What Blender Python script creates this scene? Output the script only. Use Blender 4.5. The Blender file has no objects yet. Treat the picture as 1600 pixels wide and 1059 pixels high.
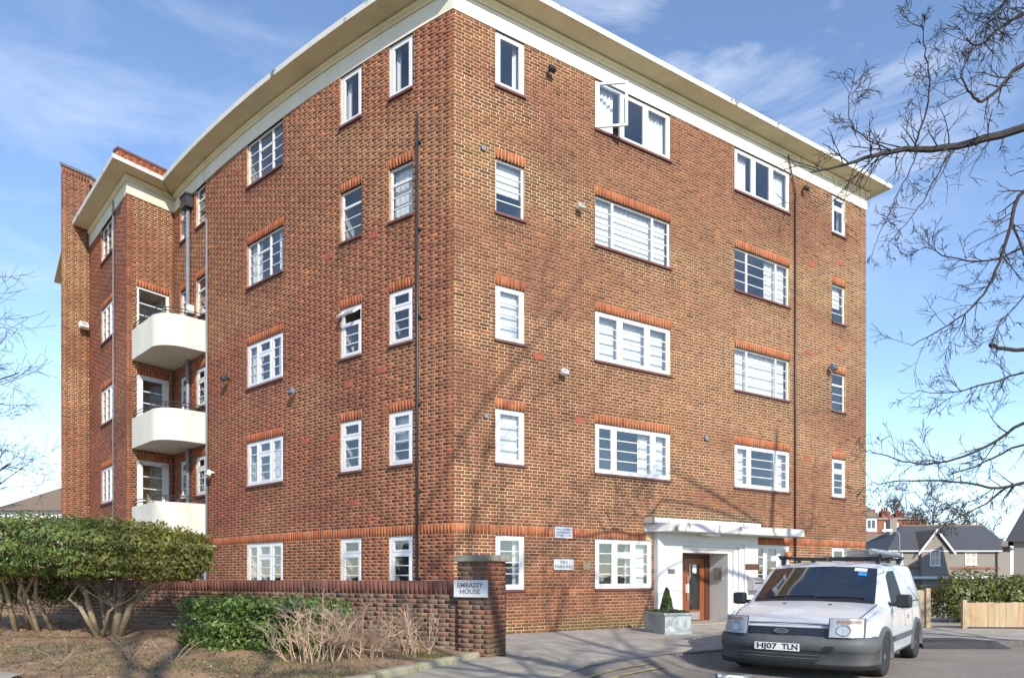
import bpy, math, random
import numpy as np
from mathutils import Vector, Matrix

random.seed(7)
RNG = np.random.default_rng(7)
scene = bpy.context.scene
col = scene.collection
R = math.radians

# ------------------------------------------------------------------ camera, sky, sun, exposure
cam_d = bpy.data.cameras.new('camera')
cam = bpy.data.objects.new('camera', cam_d)
col.objects.link(cam)
EYE = 1.27
cam.location = (0, 0, EYE)
cam.rotation_euler = (R(90), 0, 0)
cam_d.sensor_width = 36.0
cam_d.lens = 1070 / 1600 * 36.0
cam_d.shift_y = 0.2316
cam_d.clip_start = 0.05
cam_d.clip_end = 3000
scene.camera = cam

SUN_AZ, SUN_EL = 158.0, 31.0           # compass angle from +Y, elevation
sun_dir = Vector((math.sin(R(SUN_AZ)) * math.cos(R(SUN_EL)), math.cos(R(SUN_AZ)) * math.cos(R(SUN_EL)), math.sin(R(SUN_EL))))
world = bpy.data.worlds.new('World')
scene.world = world
world.use_nodes = True
wt = world.node_tree
for n in list(wt.nodes):
    wt.nodes.remove(n)
w_out = wt.nodes.new('ShaderNodeOutputWorld')
w_bg = wt.nodes.new('ShaderNodeBackground')
w_bg.inputs['Strength'].default_value = 0.15
sky = wt.nodes.new('ShaderNodeTexSky')
sky.sky_type = 'NISHITA'
sky.sun_disc = False
sky.sun_elevation = R(SUN_EL)
sky.sun_rotation = R(SUN_AZ)
sky.altitude = 700
sky.air_density = 0.85
sky.dust_density = 0.12
sky.ozone_density = 1.7
# thin high cirrus: noise on a flat layer of cloud far above the ground
tc = wt.nodes.new('ShaderNodeTexCoord')
sep = wt.nodes.new('ShaderNodeSeparateXYZ')
wt.links.new(tc.outputs['Generated'], sep.inputs[0])
def wmath(op, a, b=None):
    m = wt.nodes.new('ShaderNodeMath'); m.operation = op
    for i, v in enumerate((a, b)):
        if v is None: continue
        if isinstance(v, (int, float)): m.inputs[i].default_value = v
        else: wt.links.new(v, m.inputs[i])
    return m.outputs[0]
mp = wt.nodes.new('ShaderNodeMapping')
mp.inputs['Rotation'].default_value = (0, R(58), 0)              # wisps drawn out by the high wind
mp.inputs['Scale'].default_value = (2.2, 3.0, 8.5)
wt.links.new(tc.outputs['Generated'], mp.inputs[0])
def bank(x, y, z, lo, hi, amt):
    d = Vector((x, y, z)).normalized()
    vm = wt.nodes.new('ShaderNodeVectorMath'); vm.operation = 'DOT_PRODUCT'; vm.inputs[1].default_value = d
    wt.links.new(tc.outputs['Generated'], vm.inputs[0])
    r_ = wt.nodes.new('ShaderNodeMapRange'); r_.interpolation_type = 'SMOOTHSTEP'
    r_.inputs[1].default_value = lo; r_.inputs[2].default_value = hi; r_.inputs[3].default_value = 0; r_.inputs[4].default_value = amt
    wt.links.new(vm.outputs['Value'], r_.inputs[0]); return r_.outputs[0]
# two drifts of cirrus in view, a thin scatter over the rest of the sky
drift = wmath('ADD', wmath('ADD', bank(.36, 1, .74, .955, .997, .95), bank(-.66, 1, .62, .94, .995, .30)), 0.16)
cn = wt.nodes.new('ShaderNodeTexNoise')
cn.inputs['Scale'].default_value = 1.0
cn.inputs['Detail'].default_value = 9
cn.inputs['Roughness'].default_value = 0.6
cn.inputs['Distortion'].default_value = 0.9
wt.links.new(mp.outputs[0], cn.inputs['Vector'])
cr = wt.nodes.new('ShaderNodeValToRGB')
cr.color_ramp.elements[0].position = 0.48
cr.color_ramp.elements[0].color = (0, 0, 0, 1)
cr.color_ramp.elements[1].position = 0.72
cr.color_ramp.elements[1].color = (0.50, 0.50, 0.50, 1)
wt.links.new(cn.outputs[0], cr.inputs[0])
cmix = wt.nodes.new('ShaderNodeMix'); cmix.data_type = 'RGBA'
wt.links.new(wmath('MULTIPLY', cr.outputs[0], drift), cmix.inputs[0])
wt.links.new(sky.outputs[0], cmix.inputs[6])
cmix.inputs[7].default_value = (4.9, 5.1, 5.5, 1)
wt.links.new(cmix.outputs[2], w_bg.inputs[0])
wt.links.new(w_bg.outputs[0], w_out.inputs[0])

sun_l = bpy.data.lights.new('sun', 'SUN')
sun_l.energy = 3.3
sun_l.angle = R(0.53)
sun_l.color = (1.0, 0.93, 0.82)
sun_o = bpy.data.objects.new('sun', sun_l)
col.objects.link(sun_o)
sun_o.rotation_euler = (-sun_dir).to_track_quat('-Z', 'Y').to_euler()
sun_o.location = sun_dir * 60

scene.view_settings.view_transform = 'Standard'
scene.view_settings.look = 'None'
scene.view_settings.exposure = 0.95
scene.view_settings.gamma = 1.0
scene.view_settings.use_curve_mapping = False
scene.cycles.max_bounces = 6
scene.cycles.diffuse_bounces = 3
scene.cycles.glossy_bounces = 3
scene.cycles.transparent_max_bounces = 12
scene.cycles.use_denoising = True

# ------------------------------------------------------------------ helpers
def tag(o, label=None, cat=None, group=None, kind=None):
    if label: o['label'] = label
    if cat: o['category'] = cat
    if group: o['group'] = group
    if kind: o['kind'] = kind
    return o

def empty(name, loc=(0, 0, 0), rz=0.0, label=None, cat=None, group=None):
    o = bpy.data.objects.new(name, None)
    o.empty_display_size = 0.3
    o.location = loc
    o.rotation_euler = (0, 0, rz)
    col.objects.link(o)
    return tag(o, label, cat, group)

def link(name, me, parent=None, loc=(0, 0, 0), rot=(0, 0, 0)):
    o = bpy.data.objects.new(name, me)
    o.location = loc
    o.rotation_euler = rot
    if parent: o.parent = parent
    col.objects.link(o)
    return o

class MB:
    """collects shapes, builds one mesh object"""
    def __init__(self): self.v = []; self.f = []; self.m = Matrix(); self.c = []
    def pt(self, p): self.v.append(tuple(self.m @ Vector(p))); return len(self.v) - 1
    def add(self, vs, fs):
        b = len(self.v)
        for p in vs: self.pt(p)
        for f in fs: self.f.append(tuple(b + i for i in f))
        return self
    def box(self, x0, x1, y0, y1, z0, z1):
        return self.add([(x0,y0,z0),(x1,y0,z0),(x1,y1,z0),(x0,y1,z0),(x0,y0,z1),(x1,y0,z1),(x1,y1,z1),(x0,y1,z1)],
                        [(0,3,2,1),(4,5,6,7),(0,1,5,4),(1,2,6,5),(2,3,7,6),(3,0,4,7)])
    def prism(self, pts, z0, z1):
        n = len(pts)
        vs = [(x, y, z0) for x, y in pts] + [(x, y, z1) for x, y in pts]
        fs = [tuple(range(n - 1, -1, -1)), tuple(range(n, 2 * n))] + [(i, (i + 1) % n, n + (i + 1) % n, n + i) for i in range(n)]
        return self.add(vs, fs)
    def tube(self, pts, r, n=8, caps=True):
        pts = [Vector(p) for p in pts]
        rs = r if isinstance(r, (list, tuple)) else [r] * len(pts)
        rings = []
        up = None
        for i, p in enumerate(pts):
            a = pts[max(i - 1, 0)]; b = pts[min(i + 1, len(pts) - 1)]
            t = (b - a).normalized() if (b - a).length > 1e-9 else Vector((0, 0, 1))
            if up is None:
                up = t.orthogonal().normalized()
            else:
                up = (up - t * up.dot(t))
                up = up.normalized() if up.length > 1e-6 else t.orthogonal().normalized()
            s = t.cross(up)
            rings.append([self.pt(p + (up * math.cos(k * 2 * math.pi / n) + s * math.sin(k * 2 * math.pi / n)) * rs[i]) for k in range(n)])
        for A, B in zip(rings, rings[1:]):
            for k in range(n):
                self.f.append((A[k], A[(k + 1) % n], B[(k + 1) % n], B[k]))
        if caps:
            self.f.append(tuple(rings[0][::-1])); self.f.append(tuple(rings[-1]))
        return self
    def lathe(self, prof, n=20, axis='z', o=(0, 0, 0)):
        rings = []
        for r, h in prof:
            ring = []
            for k in range(n):
                a = 2 * math.pi * k / n
                c, s = r * math.cos(a), r * math.sin(a)
                p = {'z': (c, s, h), 'x': (h, c, s), 'y': (s, h, c)}[axis]
                ring.append(self.pt((p[0] + o[0], p[1] + o[1], p[2] + o[2])))
            rings.append(ring)
        for A, B in zip(rings, rings[1:]):
            for k in range(n):
                self.f.append((A[k], A[(k + 1) % n], B[(k + 1) % n], B[k]))
        self.f.append(tuple(rings[0][::-1])); self.f.append(tuple(rings[-1]))
        return self
    def grid(self, rows):
        idx = [[self.pt(p) for p in r] for r in rows]
        for a, b in zip(idx, idx[1:]):
            for i in range(len(a) - 1):
                self.f.append((a[i], a[i + 1], b[i + 1], b[i]))
        return self
    def mesh(self, name, mat, smooth=False, bevel=0):
        me = bpy.data.meshes.new(name)
        me.from_pydata(self.v, [], self.f)
        me.materials.append(mat)
        if smooth:
            me.polygons.foreach_set('use_smooth', [True] * len(me.polygons))
        me.update()
        return me
    def build(self, name, mat, parent=None, smooth=False, loc=(0, 0, 0), bevel=0):
        o = link(name, self.mesh(name, mat, smooth), parent, loc)
        if bevel:
            b = o.modifiers.new('bevel', 'BEVEL'); b.width = bevel; b.segments = 2; b.limit_method = 'ANGLE'; b.angle_limit = R(40)
        return o

def mesh_np(name, V, F, mat, colr=None, smooth=False):
    """V (n,3), F (m,k) with constant k"""
    me = bpy.data.meshes.new(name)
    V = np.asarray(V, dtype=np.float32); F = np.asarray(F, dtype=np.int32)
    me.vertices.add(len(V)); me.vertices.foreach_set('co', V.ravel())
    k = F.shape[1]
    me.loops.add(F.size); me.loops.foreach_set('vertex_index', F.ravel())
    me.polygons.add(len(F))
    me.polygons.foreach_set('loop_start', np.arange(0, F.size, k, dtype=np.int32))
    me.polygons.foreach_set('loop_total', np.full(len(F), k, dtype=np.int32))
    if smooth: me.polygons.foreach_set('use_smooth', np.ones(len(F), dtype=bool))
    if colr is not None:
        a = me.attributes.new('tone', 'FLOAT_COLOR', 'POINT')
        c = np.ones((len(V), 4), dtype=np.float32); c[:, :3] = colr
        a.data.foreach_set('color', c.ravel())
    me.materials.append(mat)
    me.update(calc_edges=True)
    me.validate()
    return me

def vnoise(x, y, seed=0):
    """cheap smooth 2D noise in -1..1 from a sum of waves"""
    r = np.random.default_rng(seed)
    t = np.zeros_like(np.asarray(x, dtype=float))
    for k in range(9):
        a = r.uniform(0, 2 * np.pi); f = r.uniform(0.5, 2.4); ph = r.uniform(0, 6.28)
        t = t + np.sin((x * np.cos(a) + y * np.sin(a)) * f + ph)
    return t / 5.0

# ------------------------------------------------------------------ materials
def nodes_of(name):
    m = bpy.data.materials.new(name); m.use_nodes = True
    nt = m.node_tree
    return m, nt, nt.nodes['Principled BSDF']

def mat(name, c, rough=0.6, metal=0.0, var=0.12, scale=8.0, bump=0.0, bscale=60.0, coat=0.0, spec=0.5, dirt=None, dscale=1.6, damt=0.5, dlo=0.5, dhi=0.7, stretch=(1, 1, 1)):
    m, nt, p = nodes_of(name)
    N, L = nt.nodes, nt.links
    t = N.new('ShaderNodeTexCoord')
    mpg = N.new('ShaderNodeMapping'); mpg.inputs['Scale'].default_value = stretch
    L.new(t.outputs['Object'], mpg.inputs[0])
    src = mpg.outputs[0]
    nz = N.new('ShaderNodeTexNoise'); nz.inputs['Scale'].default_value = scale; nz.inputs['Detail'].default_value = 6
    L.new(src, nz.inputs['Vector'])
    mr = N.new('ShaderNodeMapRange'); mr.inputs[1].default_value = 0.25; mr.inputs[2].default_value = 0.75
    mr.inputs[3].default_value = 1 - var; mr.inputs[4].default_value = 1 + var
    L.new(nz.outputs[0], mr.inputs[0])
    mul = N.new('ShaderNodeVectorMath'); mul.operation = 'SCALE'
    mul.inputs[0].default_value = c[:3]
    L.new(mr.outputs[0], mul.inputs['Scale'])
    out = mul.outputs[0]
    if dirt is not None:
        dn = N.new('ShaderNodeTexNoise'); dn.inputs['Scale'].default_value = dscale; dn.inputs['Detail'].default_value = 8; dn.inputs['Roughness'].default_value = 0.65
        L.new(src, dn.inputs['Vector'])
        dr = N.new('ShaderNodeMapRange'); dr.inputs[1].default_value = dlo; dr.inputs[2].default_value = dhi; dr.inputs[3].default_value = 0; dr.inputs[4].default_value = damt
        L.new(dn.outputs[0], dr.inputs[0])
        mx = N.new('ShaderNodeMix'); mx.data_type = 'RGBA'
        L.new(dr.outputs[0], mx.inputs[0]); L.new(out, mx.inputs[6]); mx.inputs[7].default_value = (*dirt, 1)
        out = mx.outputs[2]
    L.new(out, p.inputs['Base Color'])
    p.inputs['Roughness'].default_value = rough
    p.inputs['Metallic'].default_value = metal
    p.inputs['Specular IOR Level'].default_value = spec
    if coat:
        p.inputs['Coat Weight'].default_value = coat; p.inputs['Coat Roughness'].default_value = 0.04
    if bump:
        bn = N.new('ShaderNodeTexNoise'); bn.inputs['Scale'].default_value = bscale; bn.inputs['Detail'].default_value = 5
        L.new(t.outputs['Object'], bn.inputs['Vector'])
        bp = N.new('ShaderNodeBump'); bp.inputs['Strength'].default_value = bump; bp.inputs['Distance'].default_value = 0.02
        L.new(bn.outputs[0], bp.inputs['Height']); L.new(bp.outputs[0], p.inputs['Normal'])
    return m

def tone_mat(name, rough=0.85, var=0.25, scale=30.0, bump=0.5, bscale=90.0, translucent=0.0, spec=0.3):
    """colour comes from the 'tone' attribute of each brick or leaf, with fine mottling"""
    m, nt, p = nodes_of(name)
    N, L = nt.nodes, nt.links
    at = N.new('ShaderNodeAttribute'); at.attribute_name = 'tone'
    t = N.new('ShaderNodeTexCoord')
    nz = N.new('ShaderNodeTexNoise'); nz.inputs['Scale'].default_value = scale; nz.inputs['Detail'].default_value = 4
    L.new(t.outputs['Object'], nz.inputs['Vector'])
    mr = N.new('ShaderNodeMapRange'); mr.inputs[1].default_value = 0.25; mr.inputs[2].default_value = 0.75
    mr.inputs[3].default_value = 1 - var; mr.inputs[4].default_value = 1 + var
    L.new(nz.outputs[0], mr.inputs[0])
    mul = N.new('ShaderNodeVectorMath'); mul.operation = 'SCALE'
    L.new(at.outputs['Color'], mul.inputs[0]); L.new(mr.outputs[0], mul.inputs['Scale'])
    L.new(mul.outputs[0], p.inputs['Base Color'])
    p.inputs['Roughness'].default_value = rough
    p.inputs['Specular IOR Level'].default_value = spec
    if bump:
        bn = N.new('ShaderNodeTexNoise'); bn.inputs['Scale'].default_value = bscale; bn.inputs['Detail'].default_value = 4
        L.new(t.outputs['Object'], bn.inputs['Vector'])
        bp = N.new('ShaderNodeBump'); bp.inputs['Strength'].default_value = bump; bp.inputs['Distance'].default_value = 0.01
        L.new(bn.outputs[0], bp.inputs['Height']); L.new(bp.outputs[0], p.inputs['Normal'])
    if translucent:
        tr = N.new('ShaderNodeBsdfTranslucent'); L.new(mul.outputs[0], tr.inputs[0])
        mx = N.new('ShaderNodeMixShader'); mx.inputs[0].default_value = translucent
        L.new(p.outputs[0], mx.inputs[1]); L.new(tr.outputs[0], mx.inputs[2])
        L.new(mx.outputs[0], N['Material Output'].inputs[0])
    return m

def glass_mat(name, tint, base=0.10, rough=0.01):
    m = bpy.data.materials.new(name); m.use_nodes = True
    nt = m.node_tree; N, L = nt.nodes, nt.links
    N.remove(N['Principled BSDF'])
    tr = N.new('ShaderNodeBsdfTransparent'); tr.inputs[0].default_value = (*tint, 1)
    gl = N.new('ShaderNodeBsdfGlossy'); gl.inputs['Roughness'].default_value = rough
    lw_ = N.new('ShaderNodeLayerWeight'); lw_.inputs['Blend'].default_value = 0.5
    fr = N.new('ShaderNodeMath'); fr.operation = 'POWER'; fr.inputs[1].default_value = 5.0
    L.new(lw_.outputs['Facing'], fr.inputs[0])
    t = N.new('ShaderNodeTexCoord')
    nz = N.new('ShaderNodeTexNoise'); nz.inputs['Scale'].default_value = 1.3
    L.new(t.outputs['Object'], nz.inputs['Vector'])
    bp = N.new('ShaderNodeBump'); bp.inputs['Strength'].default_value = 0.06; bp.inputs['Distance'].default_value = 0.05
    L.new(nz.outputs[0], bp.inputs['Height']); L.new(bp.outputs[0], gl.inputs['Normal'])
    ad = N.new('ShaderNodeMath'); ad.operation = 'MULTIPLY_ADD'; ad.inputs[1].default_value = 1 - base; ad.inputs[2].default_value = base
    L.new(fr.outputs[0], ad.inputs[0])
    mx = N.new('ShaderNodeMixShader')
    L.new(ad.outputs[0], mx.inputs[0]); L.new(tr.outputs[0], mx.inputs[1]); L.new(gl.outputs[0], mx.inputs[2])
    L.new(mx.outputs[0], N['Material Output'].inputs[0])
    return m

def mortar_mat(name, c1, c2, zs=0.35, ss=0.16):
    m, nt, p = nodes_of(name)
    N, L = nt.nodes, nt.links
    t = N.new('ShaderNodeTexCoord')
    mpg = N.new('ShaderNodeMapping'); mpg.inputs['Scale'].default_value = (ss, ss, zs)
    L.new(t.outputs['Object'], mpg.inputs[0])
    nz = N.new('ShaderNodeTexNoise'); nz.inputs['Scale'].default_value = 1.0; nz.inputs['Detail'].default_value = 5
    L.new(mpg.outputs[0], nz.inputs['Vector'])
    mr = N.new('ShaderNodeMapRange'); mr.inputs[1].default_value = 0.44; mr.inputs[2].default_value = 0.56
    L.new(nz.outputs[0], mr.inputs[0])
    mx = N.new('ShaderNodeMix'); mx.data_type = 'RGBA'
    L.new(mr.outputs[0], mx.inputs[0]); mx.inputs[6].default_value = (*c1, 1); mx.inputs[7].default_value = (*c2, 1)
    n2 = N.new('ShaderNodeTexNoise'); n2.inputs['Scale'].default_value = 5.0; n2.inputs['Detail'].default_value = 6
    L.new(t.outputs['Object'], n2.inputs['Vector'])
    m2 = N.new('ShaderNodeMapRange'); m2.inputs[1].default_value = 0.3; m2.inputs[2].default_value = 0.7; m2.inputs[3].default_value = 0.7; m2.inputs[4].default_value = 1.2
    L.new(n2.outputs[0], m2.inputs[0])
    mul = N.new('ShaderNodeVectorMath'); mul.operation = 'SCALE'
    L.new(mx.outputs[2], mul.inputs[0]); L.new(m2.outputs[0], mul.inputs['Scale'])
    L.new(mul.outputs[0], p.inputs['Base Color'])
    p.inputs['Roughness'].default_value = 0.95
    p.inputs['Specular IOR Level'].default_value = 0.15
    return m

M = {}
M['brick'] = tone_mat('fired_clay_brick', var=0.22, scale=14, bump=0.4, bscale=70)
M['mortar'] = mortar_mat('lime_mortar', (0.37, 0.240, 0.142), (0.56, 0.435, 0.252), 0.42, 0.13)
M['mortar_left'] = mortar_mat('pinkish_mortar', (0.31, 0.180, 0.122), (0.48, 0.345, 0.200), 0.45, 0.14)
M['mortar_garden'] = mortar_mat('old_grey_mortar', (0.27, 0.215, 0.145), (0.36, 0.30, 0.20), 1.2, 0.6)
M['leaf'] = tone_mat('leaf', rough=0.45, var=0.15, scale=3, bump=0, translucent=0.25, spec=0.5)
M['litter'] = tone_mat('leaf_litter', rough=0.9, var=0.1, bump=0)
M['pvc'] = mat('white_window_frame', (0.62, 0.62, 0.63), 0.35, var=0.03, scale=2)
M['steel'] = mat('white_painted_steel', (0.58, 0.58, 0.57), 0.5, var=0.08, scale=4, dirt=(0.35, 0.32, 0.27), damt=0.35, dlo=0.55)
M['glass'] = glass_mat('window_glass', (0.95, 0.965, 0.965), 0.10)
M['room'] = mat('room_wall', (0.42, 0.41, 0.39), 0.9, var=0.1, scale=1)
M['room_warm'] = mat('cream_room_wall', (0.62, 0.50, 0.28), 0.9, var=0.1, scale=1)
M['net'] = mat('net_curtain', (0.72, 0.72, 0.71), 0.9, var=0.07, scale=6, stretch=(9, 1, 0.4))
M['blind'] = mat('pale_blind', (0.74, 0.75, 0.74), 0.8, var=0.05, scale=4)
M['sill'] = mat('dark_red_tile_sill', (0.125, 0.045, 0.038), 0.6, var=0.3, scale=9, bump=0.2)
M['render'] = mat('cream_render', (0.62, 0.585, 0.48), 0.8, var=0.06, scale=1.5, bump=0.1, bscale=25, dirt=(0.45, 0.40, 0.28), damt=0.5, dscale=1.4, dlo=0.48, dhi=0.75, stretch=(1, 1, 0.25))
M['soffit'] = mat('soffit_paint', (0.60, 0.525, 0.325), 0.85, var=0.1, scale=1.3, bump=0.1, bscale=20, dirt=(0.30, 0.25, 0.15), damt=0.5, dscale=0.7, dlo=0.5, dhi=0.8)
M['fascia'] = mat('weathered_white_fascia', (0.60, 0.58, 0.53), 0.8, var=0.08, scale=3, dirt=(0.10, 0.095, 0.08), damt=0.85, dscale=2.6, dlo=0.56, dhi=0.66)
M['balcony'] = mat('cream_balcony_render', (0.58, 0.56, 0.48), 0.8, var=0.05, scale=1.2, bump=0.1, bscale=30, dirt=(0.50, 0.47, 0.38), damt=0.6, dscale=2.2, dlo=0.47, dhi=0.75, stretch=(1, 1, 0.22))
M['porch'] = mat('white_porch_render', (0.60, 0.595, 0.57), 0.7, var=0.05, scale=2, bump=0.08, bscale=30, dirt=(0.45, 0.42, 0.36), damt=0.5, dscale=2.0, dlo=0.5, dhi=0.78, stretch=(1, 1, 0.25))
M['canopy'] = mat('peeling_white_canopy', (0.56, 0.55, 0.525), 0.75, var=0.08, scale=3, dirt=(0.07, 0.07, 0.06), damt=0.9, dscale=3.0, dlo=0.57, dhi=0.65, stretch=(1, 1, 0.35))
M['roof_felt'] = mat('grey_roof_felt', (0.12, 0.12, 0.12), 0.9, scale=2)
M['pipe'] = mat('black_iron_pipe', (0.030, 0.032, 0.036), 0.45, var=0.2)
M['pipe_grey'] = mat('grey_soil_pipe', (0.16, 0.18, 0.21), 0.45, var=0.15)
M['rail'] = mat('black_rail_paint', (0.02, 0.02, 0.02), 0.5)
M['door_wood'] = mat('varnished_brown_door', (0.22, 0.062, 0.022), 0.35, var=0.25, scale=5, stretch=(6, 6, 0.6))
M['door_frame'] = mat('dark_brown_door_frame', (0.085, 0.030, 0.016), 0.4, var=0.25, scale=5, stretch=(6, 6, 0.6))
M['paper'] = mat('white_paper', (0.82, 0.82, 0.80), 0.8, var=0.02)
M['steel_grey'] = mat('brushed_grey_metal', (0.42, 0.42, 0.41), 0.4, metal=0.6, var=0.1, dirt=(0.2, 0.18, 0.15), damt=0.4)
M['terracotta'] = mat('terracotta_air_brick', (0.36, 0.095, 0.055), 0.85, var=0.2, scale=20)
M['white_plastic'] = mat('white_plastic', (0.78, 0.78, 0.76), 0.4, var=0.04)
M['sign_white'] = mat('white_sign_board', (0.56, 0.57, 0.58), 0.45, var=0.05, scale=3, dirt=(0.45, 0.43, 0.4), damt=0.4, dlo=0.55)
M['sign_ink'] = mat('dark_sign_ink', (0.10, 0.10, 0.11), 0.6)
M['sign_blue'] = mat('blue_sign_ink', (0.03, 0.09, 0.22), 0.6)
M['plaque'] = mat('dull_brass_plaque', (0.23, 0.19, 0.12), 0.55, metal=0.3, var=0.2)
M['lead'] = mat('grey_lead_planter', (0.40, 0.44, 0.44), 0.6, var=0.12, scale=4, dirt=(0.17, 0.19, 0.17), damt=0.6, dscale=2.2, dlo=0.48, dhi=0.66)
M['cap_stone'] = mat('weathered_cap_stone', (0.26, 0.245, 0.19), 0.9, var=0.25, scale=5, bump=0.4, bscale=30, dirt=(0.12, 0.13, 0.06), damt=0.6)
M['edging'] = mat('mossy_stone_edging', (0.33, 0.30, 0.205), 0.95, var=0.25, scale=6, bump=0.5, bscale=35, dirt=(0.15, 0.17, 0.05), damt=0.7, dscale=2.0, dlo=0.45, dhi=0.62)
M['soil'] = mat('brown_garden_soil', (0.28, 0.185, 0.115), 0.97, var=0.35, scale=3.5, bump=0.9, bscale=28, dirt=(0.13, 0.13, 0.045), damt=0.55, dscale=0.7, dlo=0.53, dhi=0.72, spec=0.15)
M['joint'] = mat('dark_joint_grit', (0.085, 0.08, 0.06), 0.95, var=0.3, scale=20)
M['slab'] = mat('grey_paving_slab', (0.33, 0.295, 0.235), 0.92, var=0.2, scale=3, bump=0.3, bscale=50, dirt=(0.15, 0.15, 0.08), damt=0.5, dscale=1.5, dlo=0.5, dhi=0.7)
M['tarmac'] = mat('grey_footway_tarmac', (0.36, 0.325, 0.28), 0.92, var=0.18, scale=2.2, bump=0.4, bscale=140, dirt=(0.25, 0.225, 0.195), damt=0.6, dscale=0.9, dlo=0.48, dhi=0.68, spec=0.25)
M['tarmac_dark'] = mat('fresh_dark_tarmac', (0.050, 0.050, 0.052), 0.9, var=0.25, scale=8, bump=0.6, bscale=120)
M['road'] = mat('worn_asphalt', (0.225, 0.20, 0.175), 0.92, var=0.35, scale=60, bump=0.6, bscale=160, dirt=(0.32, 0.27, 0.22), damt=0.6, dscale=0.8, dlo=0.46, dhi=0.70, spec=0.25)
M['kerb'] = mat('worn_shaded_kerb', (0.125, 0.118, 0.108), 0.9, var=0.3, scale=9, bump=0.4, bscale=60)  # darker than the tarmac: the kerb face's shadow is put into the colour
M['yellow'] = mat('faded_yellow_line', (0.42, 0.34, 0.11), 0.9, var=0.25, scale=9, dirt=(0.15, 0.14, 0.12), damt=0.9, dscale=4, dlo=0.45, dhi=0.55)
M['ground'] = mat('rough_ground', (0.12, 0.115, 0.085), 0.97, var=0.3, scale=0.4)
M['bark'] = mat('dark_bark', (0.034, 0.028, 0.025), 0.9, var=0.3, scale=12, bump=0.4)
M['bark_light'] = mat('pale_shrub_bark', (0.27, 0.21, 0.13), 0.9, var=0.35, scale=10, bump=0.5, bscale=40, dirt=(0.12, 0.13, 0.06), damt=0.5)  # pale bark of the bare stems
M['branchlet'] = mat('dark_branchlet', (0.10, 0.08, 0.05), 0.9, var=0.3)  # branchlets are a darker brown than the stems
M['twig'] = mat('pale_dry_twig', (0.40, 0.285, 0.195), 0.9, var=0.3, scale=10)
M['far_bark'] = mat('far_bare_twigs', (0.085, 0.065, 0.055), 0.95, var=0.2)
M['fence'] = mat('pale_new_fence_board', (0.40, 0.30, 0.185), 0.85, var=0.22, scale=4, stretch=(6, 6, 0.7), bump=0.15)
M['fence_grey'] = mat('weathered_fence_board', (0.33, 0.265, 0.185), 0.88, var=0.28, scale=4, stretch=(6, 6, 0.7), bump=0.15)
M['fence_warm'] = mat('warm_fence_board', (0.40, 0.275, 0.155), 0.85, var=0.25, scale=5, stretch=(6, 6, 0.6), bump=0.15)
M['slate'] = mat('blue_slate_roof', (0.060, 0.063, 0.072), 0.7, var=0.3, scale=14, stretch=(1, 1, 3))
M['tile_brown'] = mat('brown_tile_roof', (0.165, 0.120, 0.085), 0.9, var=0.3, scale=8, stretch=(1, 1, 3))
M['house_grey'] = mat('grey_stock_brick', (0.235, 0.21, 0.178), 0.92, var=0.25, scale=9, stretch=(1, 1, 3))
M['house_red'] = mat('red_house_brick', (0.25, 0.098, 0.058), 0.92, var=0.25, scale=9, stretch=(1, 1, 3))
M['trim_white'] = mat('white_trim', (0.76, 0.76, 0.78), 0.6, var=0.05)
M['pane_dark'] = mat('dark_window_pane', (0.06, 0.07, 0.08), 0.08, var=0.2, scale=1)
M['pane_lit'] = mat('curtained_window_pane', (0.48, 0.38, 0.28), 0.35, var=0.25, scale=2)
M['paint'] = mat('white_van_paint', (0.54, 0.565, 0.605), 0.32, var=0.03, scale=2, coat=0.7, dirt=(0.42, 0.39, 0.34), damt=0.22, dscale=1.7, dlo=0.5, dhi=0.8)
M['bumper'] = mat('grey_bumper_plastic', (0.075, 0.078, 0.082), 0.6, var=0.15, scale=4, dirt=(0.17, 0.165, 0.15), damt=0.5, dscale=1.8, dlo=0.5, dhi=0.75, bump=0.05)
M['black'] = mat('black_plastic', (0.018, 0.018, 0.020), 0.5, var=0.2)
M['navy'] = mat('dark_navy_grille', (0.022, 0.027, 0.05), 0.4, var=0.2)
M['rubber'] = mat('tyre_rubber', (0.022, 0.021, 0.021), 0.85, var=0.3, scale=20, bump=0.2)
M['rim'] = mat('dusty_steel_wheel', (0.42, 0.40, 0.36), 0.5, metal=0.4, var=0.2)
M['reflector'] = mat('dull_reflector', (0.56, 0.56, 0.54), 0.4, metal=0.25, var=0.35, scale=9, stretch=(8, 1, 0.6))
M['chrome'] = mat('chrome', (0.75, 0.75, 0.76), 0.12, metal=1.0, var=0.02)
M['orange'] = mat('amber_plastic', (0.50, 0.15, 0.04), 0.3, var=0.1)
M['amber_dull'] = mat('smoked_amber', (0.36, 0.22, 0.15), 0.35, var=0.15)
M['blue'] = mat('blue_sticker', (0.03, 0.25, 0.62), 0.5)
M['plate'] = mat('white_number_plate', (0.62, 0.62, 0.60), 0.5, var=0.04)
M['alu'] = mat('dull_aluminium', (0.50, 0.50, 0.48), 0.45, metal=0.7, var=0.2)
M['green'] = mat('green_strap', (0.02, 0.16, 0.10), 0.8)
M['red'] = mat('red_label', (0.62, 0.06, 0.04), 0.6)
M['screen_glass'] = glass_mat('windscreen_glass', (0.30, 0.33, 0.34), 0.16)
M['lamp_glass'] = glass_mat('headlight_lens', (0.85, 0.87, 0.88), 0.10)

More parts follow.
